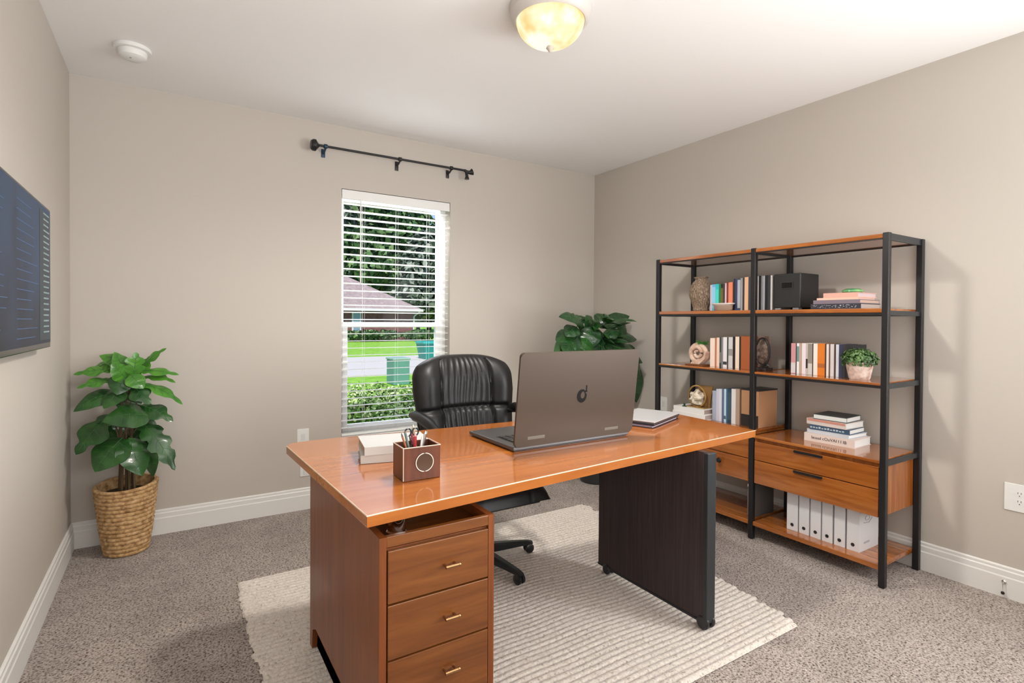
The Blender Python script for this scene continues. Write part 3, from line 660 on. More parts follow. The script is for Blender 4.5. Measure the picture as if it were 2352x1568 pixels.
for bi, (b0, b1) in enumerate(bays):
    zt = (.626, .651)[bi]
    bm = new(); box(bm, FXP+.018, RXP+.02, b0+.001, b0+.016, .350, zt-.001); box(bm, FXP+.018, RXP+.02, b1-.016, b1-.001, .350, zt-.001); box(bm, FXP+.03, RXP+.02, b0+.016, b1-.016, .350, .364); box(bm, RXP+.008, RXP+.02, b0+.016, b1-.016, .364, zt-.001)
    box(bm, FXP+.03, FXP+.034, b0+.016, b1-.016, .364, zt-.001)
    obj('cabinet_body', bm, MW['shelfside'], SH)
    for k, (z0_, z1_) in enumerate(((.494, zt-.020), (.350, .490))):
        bm = new(); box(bm, FXP+.008, FXP+.0295, b0+.006, b1-.004, z0_, z1_, .0025); d = obj('drawer', bm, MW['shelf'], SH)
        c_ = (b0+b1)/2+.02; bm = new()
        if bi == 0:
            box(bm, FXP-.004, FXP+.0078, c_-.085, c_+.075, z1_-.014, z1_-.001, .002); obj('handle', bm, MW['blackmetal'], d)
        elif k == 1:
            for yk in (2.235, 2.60):
                bm = new(); lathe(bm, [(0, 0), (.014, .002), (.018, .010), (.013, .018), (.006, .022), (.006, .030)], (FXP-.022, yk, .440), 18, 'x'); obj('knob', bm, MW['blackmetal'], d, True)

# ------------------------------------------------------------------ upright books
def upbook(label, y0, y1, z0, z1, xf, depth, col, group, band=None, lean=0, rough=.45, kind='book', cat='book', metal=0):
    """book standing on z0 with the spine facing the room (-x); y0<y1"""
    t = y1-y0; yc = (y0+y1)/2; o = thing(kind, label, cat, (xf+depth/2, yc, z0), group)
    if lean: o.rotation_euler = (lean, 0, 0)
    ct = min(.0025, t*.16); h = z1-z0; w = depth/2; bm = new()
    box(bm, -w, -w+ct*1.2, -t/2, t/2, 0, h, min(.0012, ct*.4), 1); box(bm, -w+ct*1.2, w, -t/2, -t/2+ct, 0, h); box(bm, -w+ct*1.2, w, t/2-ct, t/2, 0, h)
    obj('cover', bm, cm(col, rough, metal), o, local=True)
    bm = new(); box(bm, -w+ct*1.3, w-.004, -t/2+ct*1.1, t/2-ct*1.1, .002, h-.004); obj('pages', bm, PG, o, local=True)
    if band:
        f0, f1, bc = band
        bm = new(); box(bm, -w-.0005, -w+.0003, -t/2+.0006, t/2-.0006, h*f0, h*f1); obj('spine_label', bm, cm(bc, .5), o, local=True)
    return o
def row(items, xf, zb, group, depth=.17):
    for it in items:
        p0, p1, pt, label, col = it[:5]; kw = it[5] if len(it) > 5 else {}
        x_ = kw.pop('xf', xf); zt_ = AX((p0+p1)/2, pt, x_).z
        ya = AX(p0, pt, x_).y; yb = AX(p1, pt, x_).y
        upbook(label, min(ya, yb)+.0003, max(ya, yb)-.0003, zb, zt_, x_, kw.pop('depth', depth), col, group, **kw)
C = s2l
G1 = 'books standing on the top shelf left bay'
row([
 (1631, 1636, 654, 'pale lilac slim book next to the wicker vase on the upper shelf', C(190, 190, 205)),
 (1636, 1643.5, 653, 'sky blue book, second from the wicker vase on the upper shelf', C(110, 175, 215), {'band': (.1, .9, C(140, 200, 230))}),
 (1643.5, 1651, 652, 'bright cyan book between sky blue and green ones, upper shelf', C(50, 185, 190), {'band': (.3, .8, C(80, 205, 195))}),
 (1651, 1655.5, 652, 'green slim book right of the cyan one on the upper shelf', C(30, 120, 70)),
 (1655.5, 1661, 652, 'black and gold mottled book right of the green one', C(35, 35, 25), {'band': (.1, .85, C(105, 95, 40))}),
 (1661, 1665, 652, 'dark brown slim book between mottled and lilac-pink spines, upper shelf', C(70, 55, 50)),
 (1665, 1669, 650, 'pale pink book left of the dark red one on the upper shelf', C(205, 180, 190)),
 (1669, 1673, 648, 'dark red slim book left of the tall coral one', C(120, 45, 35)),
 (1673, 1683, 648, 'coral orange book with red foot, end of colourful upper row', C(225, 135, 100), {'band': (.02, .22, C(165, 45, 40))}),
], 3.13, 1.412, G1, .15)
row([
 (1685, 1689, 640, 'black narrow book starting the taller group on the upper shelf', C(35, 38, 50)),
 (1689, 1694, 640, 'navy blue tall book on the upper shelf', C(50, 60, 100)),
 (1694, 1701, 639, 'tall book with mottled silver spine next to the navy one', C(60, 70, 85), {'band': (.08, .95, C(170, 172, 178))}),
 (1701, 1706, 638, 'tall grey book between silver-mottled and charcoal spines, upper shelf', C(150, 152, 156)),
 (1706, 1710, 637, 'tall charcoal book left of the beige one on the upper shelf', C(48, 40, 42)),
 (1710, 1719, 636, 'tall beige book just left of the middle post, upper shelf', C(222, 180, 145)),
 (1719, 1726, 636, 'dark grey tall book half hidden behind the middle post, upper shelf', C(62, 60, 68)),
 (1737, 1743, 634, 'pale taupe book right of the middle post on the upper shelf', C(165, 158, 155)),
 (1743, 1748.5, 633, 'black book between pale taupe and light grey ones, upper shelf', C(30, 28, 30)),
 (1748.5, 1757, 633, 'light grey book in the black group beside the speaker box', C(160, 162, 166)),
 (1757, 1764, 632, 'black book right of the light grey one, upper shelf', C(22, 22, 24)),
 (1764, 1770, 632, 'dark slate book, second from the black speaker box', C(50, 50, 54)),
 (1770, 1774.5, 632, 'white-edged slim book touching the black speaker box', C(195, 192, 190)),
], 3.115, 1.412, 'tall books on the top shelf', .19)
row([
 (1631, 1642, 776, 'cream book first in the middle-shelf row, beside the ring vase', C(235, 215, 200)),
 (1642, 1646, 776, 'rust brown slim book between two cream ones, middle shelf', C(180, 115, 85)),
 (1646, 1652.5, 775, 'pale peach book right of the rust slim one, middle shelf', C(232, 205, 185)),
 (1652.5, 1657, 774, 'dark green-grey mottled book on the middle shelf, left bay', C(60, 68, 66), {'band': (.15, .5, C(120, 120, 110))}),
 (1657, 1661, 774, 'grey slim book right of the dark mottled one, middle shelf', C(130, 128, 135)),
 (1661, 1670, 774, 'white book with black foot mark, middle shelf left bay', C(225, 222, 225), {'band': (.10, .2, C(50, 55, 60))}),
 (1670, 1673, 774, 'black slim book between white and silver spines, middle shelf', C(45, 42, 45)),
 (1673, 1683, 774, 'silver-grey book with lettered spine, middle shelf left bay', C(200, 198, 200), {'band': (.40, .62, C(150, 146, 146))}),
 (1683, 1689, 773, 'black book right of the silver lettered one, middle shelf', C(40, 28, 26)),
 (1689, 1698, 773, 'ivory book leaning on the brown leather album', C(232, 215, 195)),
 (1698, 1702, 773, 'black slim book touching the brown leather album', C(40, 32, 30)),
 (1702, 1722, 772, 'wide brown leather album beside the middle post', C(165, 90, 50), {'rough': .3}),
], 3.12, 1.034, 'books standing on the middle shelf left bay', .17)
row([
 (1817, 1828, 788, 'pinkish red book with grey foot, first of right middle row', C(200, 145, 148), {'band': (.02, .36, C(205, 200, 200))}),
 (1828, 1830, 788, 'thin black book between the pinkish and teal-striped ones', C(50, 45, 45)),
 (1830, 1836, 788, 'white book with teal stripe in the right middle row', C(225, 225, 225), {'band': (.4, .9, C(110, 140, 140))}),
 (1836, 1842, 788, 'taupe book right of the teal-striped one', C(180, 155, 140)),
 (1842, 1851, 788, 'plain white-lilac book in the right middle row', C(225, 215, 220)),
 (1851, 1856, 788, 'white book with black blotches, middle shelf right bay', C(190, 180, 175), {'band': (.2, .5, C(50, 45, 45))}),
 (1856, 1866, 788, 'book with grey speckled spine and white foot, right middle row', C(200, 195, 188), {'band': (.36, .98, C(140, 132, 122))}),
 (1866, 1868, 789, 'thin black book left of the cream one, right middle row', C(35, 30, 30)),
 (1868, 1878, 789, 'cream book left of the bright orange one', C(232, 222, 212)),
 (1878, 1895, 789, 'bright orange wide book with a small oval mark', C(215, 120, 35), {'band': (.25, .38, C(170, 95, 45))}),
 (1895, 1898, 789, 'thin dark book right of the bright orange one', C(50, 38, 34)),
 (1898, 1904, 790, 'pale cream slim book, second right of the orange one', C(225, 212, 205)),
 (1904, 1907, 790, 'brown slim book between two pale ones, right middle row', C(90, 72, 66)),
 (1907, 1916, 790, 'pale grey book with worn spine, right middle row', C(208, 200, 200)),
 (1916, 1920, 790, 'dark brown book left of the white one near the potted plant', C(75, 50, 45)),
 (1920, 1927, 791, 'white book beside the big navy one near the potted plant', C(205, 208, 218)),
 (1927, 1935, 791, 'navy blue wide book behind the potted green plant', C(45, 52, 80)),
 (1935, 1942, 792, 'dark slate book partly behind the small potted plant', C(48, 46, 52)),
 (1942, 1955, 792, 'grey-black book mostly hidden by the small potted plant', C(38, 38, 42)),
], 3.14, 1.034, 'books standing on the middle shelf right bay', .17)
row([
 (1636, 1645, 897, 'silver-blue leaning book next to the shell ornament, desk-height shelf', C(165, 172, 190)),
 (1645, 1651, 893, 'pale lilac tall book on the desk-height shelf', C(200, 200, 215)),
 (1651, 1658, 893, 'white book left of the pale blue one, desk-height shelf', C(215, 218, 225)),
 (1658, 1663, 893, 'slate blue book between two white ones, desk-height shelf', C(90, 105, 135)),
 (1663, 1668, 893, 'pale ice-blue book with small dark letters, desk-height shelf', C(190, 215, 228), {'band': (.1, .2, C(80, 100, 110))}),
 (1668, 1671, 893, 'bright blue slim book on the desk-height shelf', C(60, 110, 140)),
 (1671, 1680, 893, 'dark teal speckled book on the desk-height shelf', C(50, 70, 85), {'band': (.1, .9, C(62, 84, 98))}),
 (1680, 1690, 893, 'plain white wide book on the desk-height shelf', C(225, 222, 220)),
 (1690, 1699, 893, 'tan book touching the brown wooden box', C(175, 150, 132)),
], 3.13, .667, 'books standing on the desk-height shelf', .17)
# brown box with dark lower front
b0 = AX(1700, 895, 3.12).y; b1 = AX(1748, 895, 3.12).y
ob = thing('storage_box', 'brown cardboard box with dark lower front behind the middle post', 'box', (3.21, (ys[1]+PS+b0)/2, .667))
bm = new(); box(bm, 3.13, 3.33, ys[1]+PS+.004, b0-.002, .668, .90, .002); obj('box_body', bm, cm(C(178, 132, 95), .6), ob)
bm = new(); box(bm, 3.127, 3.1299, ys[1]+PS+.006, b0-.004, .671, .745); obj('dark_panel', bm, cm((.02, .016, .014)), ob, label='dark lower front')
bm = new(); box(bm, 3.128, 3.335, ys[1]+PS+.003, b0-.001, .9003, .909, .002); obj('lid', bm, MW['blackplastic'], ob)

# wicker vase
def ring_noise(bm, amp, f1, f2, cx_, cy_):
    for v_ in bm.verts:
        a = math.atan2(v_.co.y-cy_, v_.co.x-cx_); r_ = 1+amp*sin(a*f1+v_.co.z*f2)*sin(a*f1*.5-v_.co.z*f2*1.7)
        v_.co.x = cx_+(v_.co.x-cx_)*r_; v_.co.y = cy_+(v_.co.y-cy_)*r_
vy = (AX(1590, 700, 3.15).y+AX(1631, 700, 3.15).y)/2; vx = 3.15; k_ = .0785
va = thing('wicker_vase', 'brown woven wicker vase at the left end of the upper shelf', 'vase', (vx, vy, 1.412))
pf = [(0, 0), (.050, 0), (.054, .01), (.050, .025), (.062, .06), (.078, .10), (.080, .125), (.072, .165), (.055, .20), (.041, .215), (.040, .222), (.050, .238), (.046, .240), (.034, .225), (.03, .20), (0, .19)]
P2 = []
for (a_, b_) in zip(pf, pf[1:]):
    for t in range(5): P2.append((a_[0]+(b_[0]-a_[0])*t/5, a_[1]+(b_[1]-a_[1])*t/5))
P2.append(pf[-1])
bm = new(); lathe(bm, P2, (vx, vy, 1.412), 96); ring_noise(bm, .035, 34, 300, vx, vy); obj('vase_body', bm, MW['wicker'], va, True)
bm = new()
for k in range(34):
    a0 = random.uniform(0, 2*pi); s_ = random.choice((-1, 1))*random.uniform(.3, 1.2); pts = []
    for j in range(15):
        t = j/14; h_ = .02+.19*t
        r_ = np.interp(h_, [0, .025, .06, .10, .125, .165, .20, .215], [.052, .050, .062, .078, .080, .072, .055, .041])+.001
        a = a0+s_*t+.12*sin(t*14+k); pts.append((vx+r_*cos(a), vy+r_*sin(a), 1.412+h_))
    tube(bm, pts, .0021, 5)
obj('wicker_strands', bm, MW['wicker'], va, True)
# lidded bowl
q0 = AX(1629, 700, 3.06).y; q1 = AX(1680, 700, 3.06).y; qc = (q0+q1)/2; qr = (q0-q1)/2
bw = thing('lidded_bowl', 'small taupe bowl with pale rim in front of the colourful books', 'bowl', (3.092, qc, 1.412))
bm = new(); lathe(bm, [(0, 0), (qr*.72, 0), (qr*.80, .006), (qr*.84, .036), (0, .036)], (3.092, qc, 1.412), 32, sx=.42); obj('bowl', bm, cm(C(150, 128, 112), .5), bw, True)
bm = new(); lathe(bm, [(0, .0362), (qr*.84, .0362), (qr*1.0, .044), (qr*.98, .050), (qr*.6, .051), (0, .051)], (3.092, qc, 1.412), 32, sx=.42); obj('rim', bm, cm(C(205, 195, 188), .5), bw, True)
# speaker box
s0 = AX(1838, 690, 3.10).y; s1 = AX(1775, 690, 3.10).y
sb = thing('speaker_box', 'black box speaker with recessed slot and small feet on upper shelf', 'speaker', (3.2, (s0+s1)/2, 1.412))
bm = new(); box(bm, 3.10, 3.30, s0, s1-.002, 1.424, 1.628, .006); obj('cabinet', bm, mat('speaker_black', (.012, .012, .013), .45), sb)
bm = new(); zc = AX(1810, 655, 3.10).z; yc = AX(1808, 655, 3.10).y
for a in ((yc-.036, yc+.036, zc+.016, zc+.020), (yc-.036, yc+.036, zc-.020, zc-.016), (yc-.036, yc-.032, zc-.016, zc+.016), (yc+.032, yc+.036, zc-.016, zc+.016)): box(bm, 3.096, 3.1002, *a)
obj('slot_frame', bm, mat('slot_grey', (.03, .03, .03), .3), sb)
bm = new(); box(bm, 3.0985, 3.1001, yc-.031, yc+.031, zc-.0155, zc+.0155); obj('display_window', bm, mat('slot_gloss', (.003, .003, .003), .08), sb)
for yy_ in (s0+.03, s1-.03):
    bm = new(); box(bm, 3.105, 3.14, yy_-.018, yy_+.018, 1.412, 1.4238); obj('foot', bm, cm((.18, .18, .19)), sb)
bm = new(); box(bm, 3.26, 3.295, s0+.02, s1-.02, 1.412, 1.4238); obj('foot', bm, cm((.05, .05, .05)), sb)
# stack of books, top shelf right
def stackbook(label, pxl, pxr, zb, t, xf, d, cover, pages, group, m_title=None):
    ya = AX(pxr, 690, xf).y; yb = AX(pxl, 690, xf).y
    o = thing('book', label, 'book', (xf+d/2, (ya+yb)/2, zb), group); ct = min(.003, t*.13)
    bm = new(); box(bm, xf, xf+d, ya, yb, zb, zb+ct); box(bm, xf, xf+d, ya, yb, zb+t-ct, zb+t); box(bm, xf, xf+ct*1.3, ya, yb, zb+ct, zb+t-ct); obj('cover', bm, cover, o)
    bm = new(); box(bm, xf+ct*1.3, xf+d-.004, ya+.004, yb-.004, zb+ct+.0002, zb+t-ct-.0002); obj('pages', bm, pages, o); return o, ya, yb
G = 'stacked books on the top shelf right bay'
z = 1.412
o, ya, yb = stackbook('black book with speckled spine, lowest of the upper-shelf stack', 1862, 1977, z, .030, 3.09, .22, cm(C(42, 44, 56)), cm(C(190, 175, 168)), G)
bm = new(); rr_ = random.Random(5)
for k in range(60): y_ = rr_.uniform(ya+.02, yb-.02); z_ = z+rr_.uniform(.006, .023); box(bm, 3.0892, 3.0899, y_, y_+rr_.uniform(.002, .007), z_, z_+rr_.uniform(.001, .003))
obj('spine_marks', bm, cm(C(190, 188, 195)), o)
z += .0303; stackbook('grey-mauve book, second from bottom of the upper-shelf stack', 1868, 1975, z, .021, 3.095, .22, cm(C(120, 108, 118)), cm(C(195, 165, 148)), G)
z += .0213; stackbook('thin peach book third from bottom in the upper-shelf stack', 1876, 1970, z, .012, 3.10, .20, cm(C(225, 185, 165)), cm(C(210, 175, 160)), G)
z += .0123; stackbook('dusty pink book uppermost of the upper-shelf stack', 1891, 1970, z, .026, 3.105, .21, cm(C(215, 165, 150)), cm(C(200, 180, 180)), G)
z += .0263
gd = thing('glass_dish', 'small green glass dish on top of the pink book stack', 'dish', (3.19, AX(1950, 660, 3.15).y, z))
bm = new(); c_ = gd.location; lathe(bm, [(0, 0), (.040, 0), (.052, .006), (.050, .016), (.034, .024), (0, .026)], c_, 28); obj('dish', bm, leafmat('green_glass', (.02, .25, .12), (.25, .48, .15), .15), gd, True)
# stack on cabinet right
G = 'books stacked on the right cabinet top'; z = .642
def stack2(label, xf, d, ya, yb, t, cover, pages, rot=0):
    global z
    o = thing('book', label, 'book', (xf+d/2, (ya+yb)/2, z), G, (0, 0, rot)); ct = .003; w = (yb-ya)/2
    bm = new(); box(bm, -d/2, d/2, -w, w, 0, ct); box(bm, -d/2, d/2, -w, w, t-ct, t); box(bm, -d/2, -d/2+ct, -w, w, ct, t-ct); obj('cover', bm, cover, o, local=True)
    bm = new(); box(bm, -d/2+ct, d/2-.004, -w+.003, w-.004, ct+.0002, t-ct-.0002); obj('pages', bm, pages, o, local=True); z += t+.0003; return o
o = stack2('thick cream book with black spine lettering, lowest of the cabinet stack', 3.185, .20, 1.500, 1.775, .046, cm(C(222, 208, 200), .6), PW, radians(2))
textmesh('IauuaI cOuVAI I I IB', .024, cm((.04, .03, .03)), o, Matrix.Translation((-.1008, 0, .024)) @ Matrix.Rotation(radians(-90), 4, 'Z') @ Matrix.Rotation(radians(90), 4, 'X')).parent = o
for c_ in o.children:
    if c_.name.startswith('title'):
        for v_ in c_.data.vertices: v_.co += ORG[o.name]
o2 = stack2('white book with grey spine, second from bottom of the cabinet stack', 3.20, .19, 1.525, 1.765, .020, cm(C(200, 205, 212)), PW, radians(-3))
o2 = stack2('blue book with pale lettering, middle of the cabinet stack', 3.205, .185, 1.535, 1.755, .028, cm(C(62, 84, 105)), PW, radians(2))
bm = new(); rr_ = random.Random(9)
for k in range(12): box(bm, -.0930, -.0926, .095-k*.016, .106-k*.016, .009, .009+rr_.uniform(.006, .012))
obj('title', bm, cm(C(180, 195, 205)), o2, local=True)
o2 = stack2('white book with pink upper cover, second from top of cabinet stack', 3.205, .19, 1.545, 1.77, .034, cm(C(215, 205, 198)), PW, radians(-2))
bm = new(); box(bm, -.0958, -.0951, -.108, .108, .019, .0335); obj('spine_band', bm, cm(C(205, 145, 128)), o2, local=True, label='pink band')
o2 = stack2('white book with dark cover edges, top of the cabinet stack', 3.21, .18, 1.555, 1.735, .030, cm(C(60, 66, 66)), PW, radians(3))
bm = new(); box(bm, -.0906, -.0901, -.089, .089, .004, .0265); obj('spine', bm, cm(C(222, 225, 222)), o2, local=True)
# white books + ornament on the left cabinet
G = 'white books lying on the desk-height shelf'
z = .667
def stack3(label, pxl, pxr, t, xf, d, cov, pg):
    global z
    ya = AX(pxr, 950, xf).y; yb = AX(pxl, 950, xf).y
    o = thing('book', label, 'book', (xf+d/2, (ya+yb)/2, z), G); ct = .0025
    bm = new(); box(bm, xf, xf+d, ya, yb, z, z+ct); box(bm, xf, xf+d, ya, yb, z+t-ct, z+t); box(bm, xf, xf+ct, ya, yb, z+ct, z+t-ct); obj('cover', bm, cov, o)
    bm = new(); box(bm, xf+ct, xf+d-.004, ya+.003, yb-.003, z+ct+.0002, z+t-ct-.0002); obj('pages', bm, pg, o); z += t+.0003
stack3('white book lying flat, lower of two beneath the shell ornament', 1545, 1619, .036, 3.062, .20, cm(C(232, 230, 228)), cm(C(185, 170, 165)))
stack3('white book with dark top cover, directly under the shell ornament', 1547, 1617, .034, 3.066, .19, cm(C(228, 226, 222)), cm(C(170, 150, 142)))
gy = AX(1605, 905, 3.14).y
gd = thing('shell_ornament', 'round cream shell-like ornament in gold ring with amber backing', 'ornament', (3.15, gy, z))
gold = cm((.50, .30, .10), .3, .6)
bm = new(); box(bm, 3.10, 3.20, gy-.075, gy+.075, z, z+.006, .002); obj('stand', bm, gold, gd)
bm = new(); tube(bm, [(3.12, gy+.072*cos(2*pi*k/40), z+.080+.073*sin(2*pi*k/40)) for k in range(41)], .006, 8, False); obj('ring', bm, gold, gd, True)
bm = new(); A = [bm.verts.new((3.16, gy+.02, z+.0065)), bm.verts.new((3.16, gy-.075, z+.0065)), bm.verts.new((3.16, gy-.10, z+.155)), bm.verts.new((3.16, gy+.02, z+.155))]
r_ = bmesh.ops.extrude_face_region(bm, geom=[bm.faces.new(A)]); bmesh.ops.translate(bm, verts=[v_ for v_ in r_['geom'] if isinstance(v_, bmesh.types.BMVert)], vec=(.008, 0, 0)); obj('amber_panel', bm, cm((.28, .15, .05), .3), gd)
bm = new(); sph(bm, (3.12, gy-.004, z+.072), .052, 28)
for v_ in bm.verts:
    d_ = v_.co-Vector((3.12, gy-.004, z+.072)); a = math.atan2(d_.z, d_.y); v_.co = Vector((3.12, gy-.004, z+.072))+d_*(1+.13*sin(5*a+d_.x*60)+.05*sin(11*a))
obj('shell', bm, basketmat('shell_cream', (.25, .18, .10), (.62, .54, .42), (.80, .74, .64), 45), gd, True)
tiny = thing('figurine', 'tiny dark figurine on the left end of the flat white books', 'figurine', (3.085, AX(1572, 925, 3.085).y, z))
bm = new(); c_ = tiny.location; lathe(bm, [(0, 0), (.020, 0), (.018, .004), (.006, .008), (.008, .014), (.010, .018), (.004, .026), (0, .028)], c_, 14, sx=.7); obj('body', bm, cm((.02, .05, .03), .3), tiny, True)
# ring vase with plant
ry_ = AX(1602, 815, 3.11).y; z = 1.034
rv = thing('ring_vase', 'round terracotta ring vase with curled pattern on the middle shelf', 'vase', (3.12, ry_, z))
tc_ = basketmat('glazed_clay', (.45, .27, .19), (.66, .48, .37), (.78, .66, .55), 14)
bm = new(); box(bm, 3.075, 3.165, ry_-.07, ry_+.08, z, z+.010, .003); obj('stand', bm, MW['drawer'], rv)
bm = new(); tube(bm, [(3.12, ry_+.062*cos(2*pi*k/44), z+.084+.060*sin(2*pi*k/44)) for k in range(45)], .017, 14, False); obj('ring', bm, tc_, rv, True)
bm = new(); pts = []; rad_ = []
for k in range(34):
    t = k/33; a = 2*pi*t*1.25+.6; r_ = .046*(1-t*.75); pts.append((3.115, ry_+.004+r_*cos(a), z+.086+r_*sin(a))); rad_.append(.017*(1-t*.5))
tube(bm, pts, rad_, 12); obj('curl', bm, tc_, rv, True)
bm = new(); A = [(ry_-.030, z+.011), (ry_+.045, z+.011), (ry_+.03, z+.03), (ry_-.05, z+.055), (ry_-.085, z+.10), (ry_-.075, z+.05)]
lo = [bm.verts.new((3.09, y, z_)) for y, z_ in A]; hi = [bm.verts.new((3.15, y, z_)) for y, z_ in A]; bm.faces.new(lo); bm.faces.new(hi[::-1])
for i in range(6): bm.faces.new((lo[i], lo[(i+1) % 6], hi[(i+1) % 6], hi[i]))
bmesh.ops.triangulate(bm, faces=[f for f in bm.faces if len(f.verts) > 4]); obj('foot', bm, tc_, rv, True)
bm = new(); rr_ = random.Random(2)
for k in range(120):
    a = rr_.uniform(0, 2*pi); l = rr_.uniform(.03, .058); c0 = Vector((3.125, ry_-.028, z+.145)); d = Vector((cos(a)*.7, sin(a)*1.0, rr_.uniform(.1, .75)))
    p1_ = c0+d*l*.6; p2_ = c0+d*l+Vector((0, 0, -.012*rr_.random()))
    tube(bm, [c0, p1_, p2_], [.0014, .0022, .0005], 4)
obj('grass_tuft', bm, leafmat('tuft', (.02, .12, .02), (.10, .30, .06)), rv)
# dark carved ornament right of the middle post
oy = AX(1752, 830, 3.16).y
owl = thing('carved_ornament', 'dark brown carved oval ornament right of the middle post', 'ornament', (3.16, oy, 1.034))
bark = basketmat('carved_brown', (.03, .02, .016), (.13, .085, .062), (.26, .19, .15), 60)
bm = new(); box(bm, 3.12, 3.20, oy-.045, oy+.05, 1.034, 1.052, .004); obj('base', bm, cm((.03, .02, .018)), owl)
bm = new(); sph(bm, (0, 0, 0), 1, 28); xform(bm, Matrix.Translation((3.16, oy, 1.150)) @ Matrix.Diagonal((.030, .042, .080, 1)))
for v_ in bm.verts: v_.co.x += .003*sin(v_.co.z*180)*sin(v_.co.y*150)
obj('body', bm, bark, owl, True)
bm = new(); tube(bm, [(3.155, oy+.047*cos(2*pi*k/36), 1.150+.088*sin(2*pi*k/36)) for k in range(37)], .0055, 8, False); obj('rim', bm, cm((.02, .016, .015)), owl, True)
bm = new(); tube(bm, [(3.14, oy-.04, 1.058), (3.13, oy-.055, 1.072), (3.13, oy-.068, 1.066)], [.008, .010, .004], 8); obj('leaf_spray', bm, cm((.03, .03, .03)), owl, True)
bm = new(); box(bm, 3.185, 3.192, oy-.035, oy+.05, 1.0525, 1.250); obj('back_plate', bm, cm(C(120, 100, 90)), owl)
# small potted plant
pc = AX(1972, 845, 3.13)
pp = thing('potted_plant', 'small bushy green plant in a rough pinkish clay pot', 'plant', (3.14, pc.y, 1.034))
bm = new(); lathe(bm, [(0, 0), (.046, 0), (.050, .006), (.066, .086), (.068, .092), (.060, .092), (.056, .082), (0, .080)], (3.14, pc.y, 1.034), 30); obj('pot', bm, basketmat('clay_pot', (.40, .26, .21), (.62, .47, .40), (.78, .68, .61), 35), pp, True)
def tufts(bm, c, rx, ry, rz_, n, size, rnd, zmin=-.2):
    c = Vector(c)
    for k in range(n):
        while True:
            d = Vector((rnd.uniform(-1, 1), rnd.uniform(-1, 1), rnd.uniform(zmin, 1)))
            if .3 < d.length < 1: break
        p = c+Vector((d.x*rx, d.y*ry, d.z*rz_)); n_ = (d+Vector((rnd.uniform(-.7, .7), rnd.uniform(-.7, .7), rnd.uniform(-.3, .7)))).normalized()
        a = n_.orthogonal().normalized(); a.rotate(Matrix.Rotation(rnd.uniform(0, 6.28), 3, n_)); b = n_.cross(a); s = size*rnd.uniform(.6, 1.3)
        bm.faces.new([bm.verts.new(p-a*s), bm.verts.new(p+b*s*.55+n_*s*.1), bm.verts.new(p+a*s), bm.verts.new(p-b*s*.55+n_*s*.1)])
rr_ = random.Random(4)
bm = new(); tufts(bm, (3.14, pc.y, 1.140), .082, .090, .062, 1500, .010, rr_, -.5); sph(bm, (3.14, pc.y, 1.135), .055, 12, .8); obj('foliage', bm, leafmat('small_leaf', (.02, .07, .015), (.15, .27, .08), .5), pp)
# binders
G = 'white ring binders on the bottom shelf'
pxs = [(1807, 1832), (1835, 1858), (1861, 1885), (1888, 1912), (1916, 1941), (1945, 1974)]
pos = ['leftmost white ring binder, beside the gap on the bottom shelf', 'second white binder from the left on the bottom shelf', 'third white binder from the left on the bottom shelf', 'white binder fourth from the left, three before the logo-sided end one', 'fifth white binder, just left of the one showing its side', 'rightmost white binder showing its printed side panel']
wb = cm((.72, .72, .74), .35); gi = cm((.16, .15, .18), .5)
for i, (a_, b_) in enumerate(pxs):
    ya = AX(b_, 1200, 3.10).y; yb = AX(a_, 1200, 3.10).y
    o = thing('ring_binder', pos[i], 'binder', (3.22, (ya+yb)/2, .112), G)
    xf, zt_, zb = 3.10, .336, .112
    bm = new(); box(bm, xf, xf+.004, ya, yb, zb, zt_, .001); box(bm, xf+.004, xf+.21, ya, ya+.003, zb, zt_); box(bm, xf+.004, xf+.21, yb-.003, yb, zb, zt_); obj('cover', bm, wb, o)
    bm = new(); box(bm, xf+.006, xf+.20, ya+.0032, yb-.0032, zb+.004, zt_-.008); obj('papers', bm, gi, o)
    bm = new(); lathe(bm, [(.006, 0), (.0095, -.002), (.0095, 0), (.006, 0)], (xf-.0004, (ya+yb)/2, zb+.034), 20, 'x'); lathe(bm, [(0, -.0008), (.0065, -.0008), (.0065, 0), (0, 0)], (xf-.0002, (ya+yb)/2, zb+.034), 20, 'x'); obj('finger_hole', bm, MW['blackplastic'], o)
    if i < 5:
        bm = new(); box(bm, xf+.012, xf+.20, ya-.0062, ya-.0004, zb, zt_-.01); obj('side_cover', bm, gi, o, label='dark side cover')
    else:
        bm = new(); tube(bm, [(xf+.085+.022*cos(t_), ya-.0012, .285+.012*sin(t_)) for t_ in [2*pi*k/24 for k in range(25)]], .0016, 5, False); tube(bm, [(xf+.045, ya-.0012, .265), (xf+.10, ya-.0012, .258), (xf+.14, ya-.0012, .28)], .002, 5)
        box(bm, xf+.05, xf+.11, ya-.0014, ya-.0004, .150, .160); obj('logo', bm, cm((.42, .42, .45)), o)
# grey file box on left bottom shelf behind middle post
fb = thing('file_box', 'grey metal file box behind the middle post on bottom shelf', 'box', (3.22, 2.075, .112))
bm = new(); box(bm, 3.10, 3.30, 2.0305, 2.085, .112, .325, .003); obj('body', bm, cm((.22, .21, .20), .35, .5), fb)
bm = new(); box(bm, 3.0975, 3.0998, 2.035, 2.080, .115, .285, .001); obj('front_panel', bm, cm((.45, .44, .45), .3, .5), fb)
bm = new(); tube(bm, [(3.097, 2.066+.013*cos(2*pi*k/20), .304+.013*sin(2*pi*k/20)) for k in range(21)], .003, 6, False); obj('ring_pull', bm, MW['chrome'], fb, True)

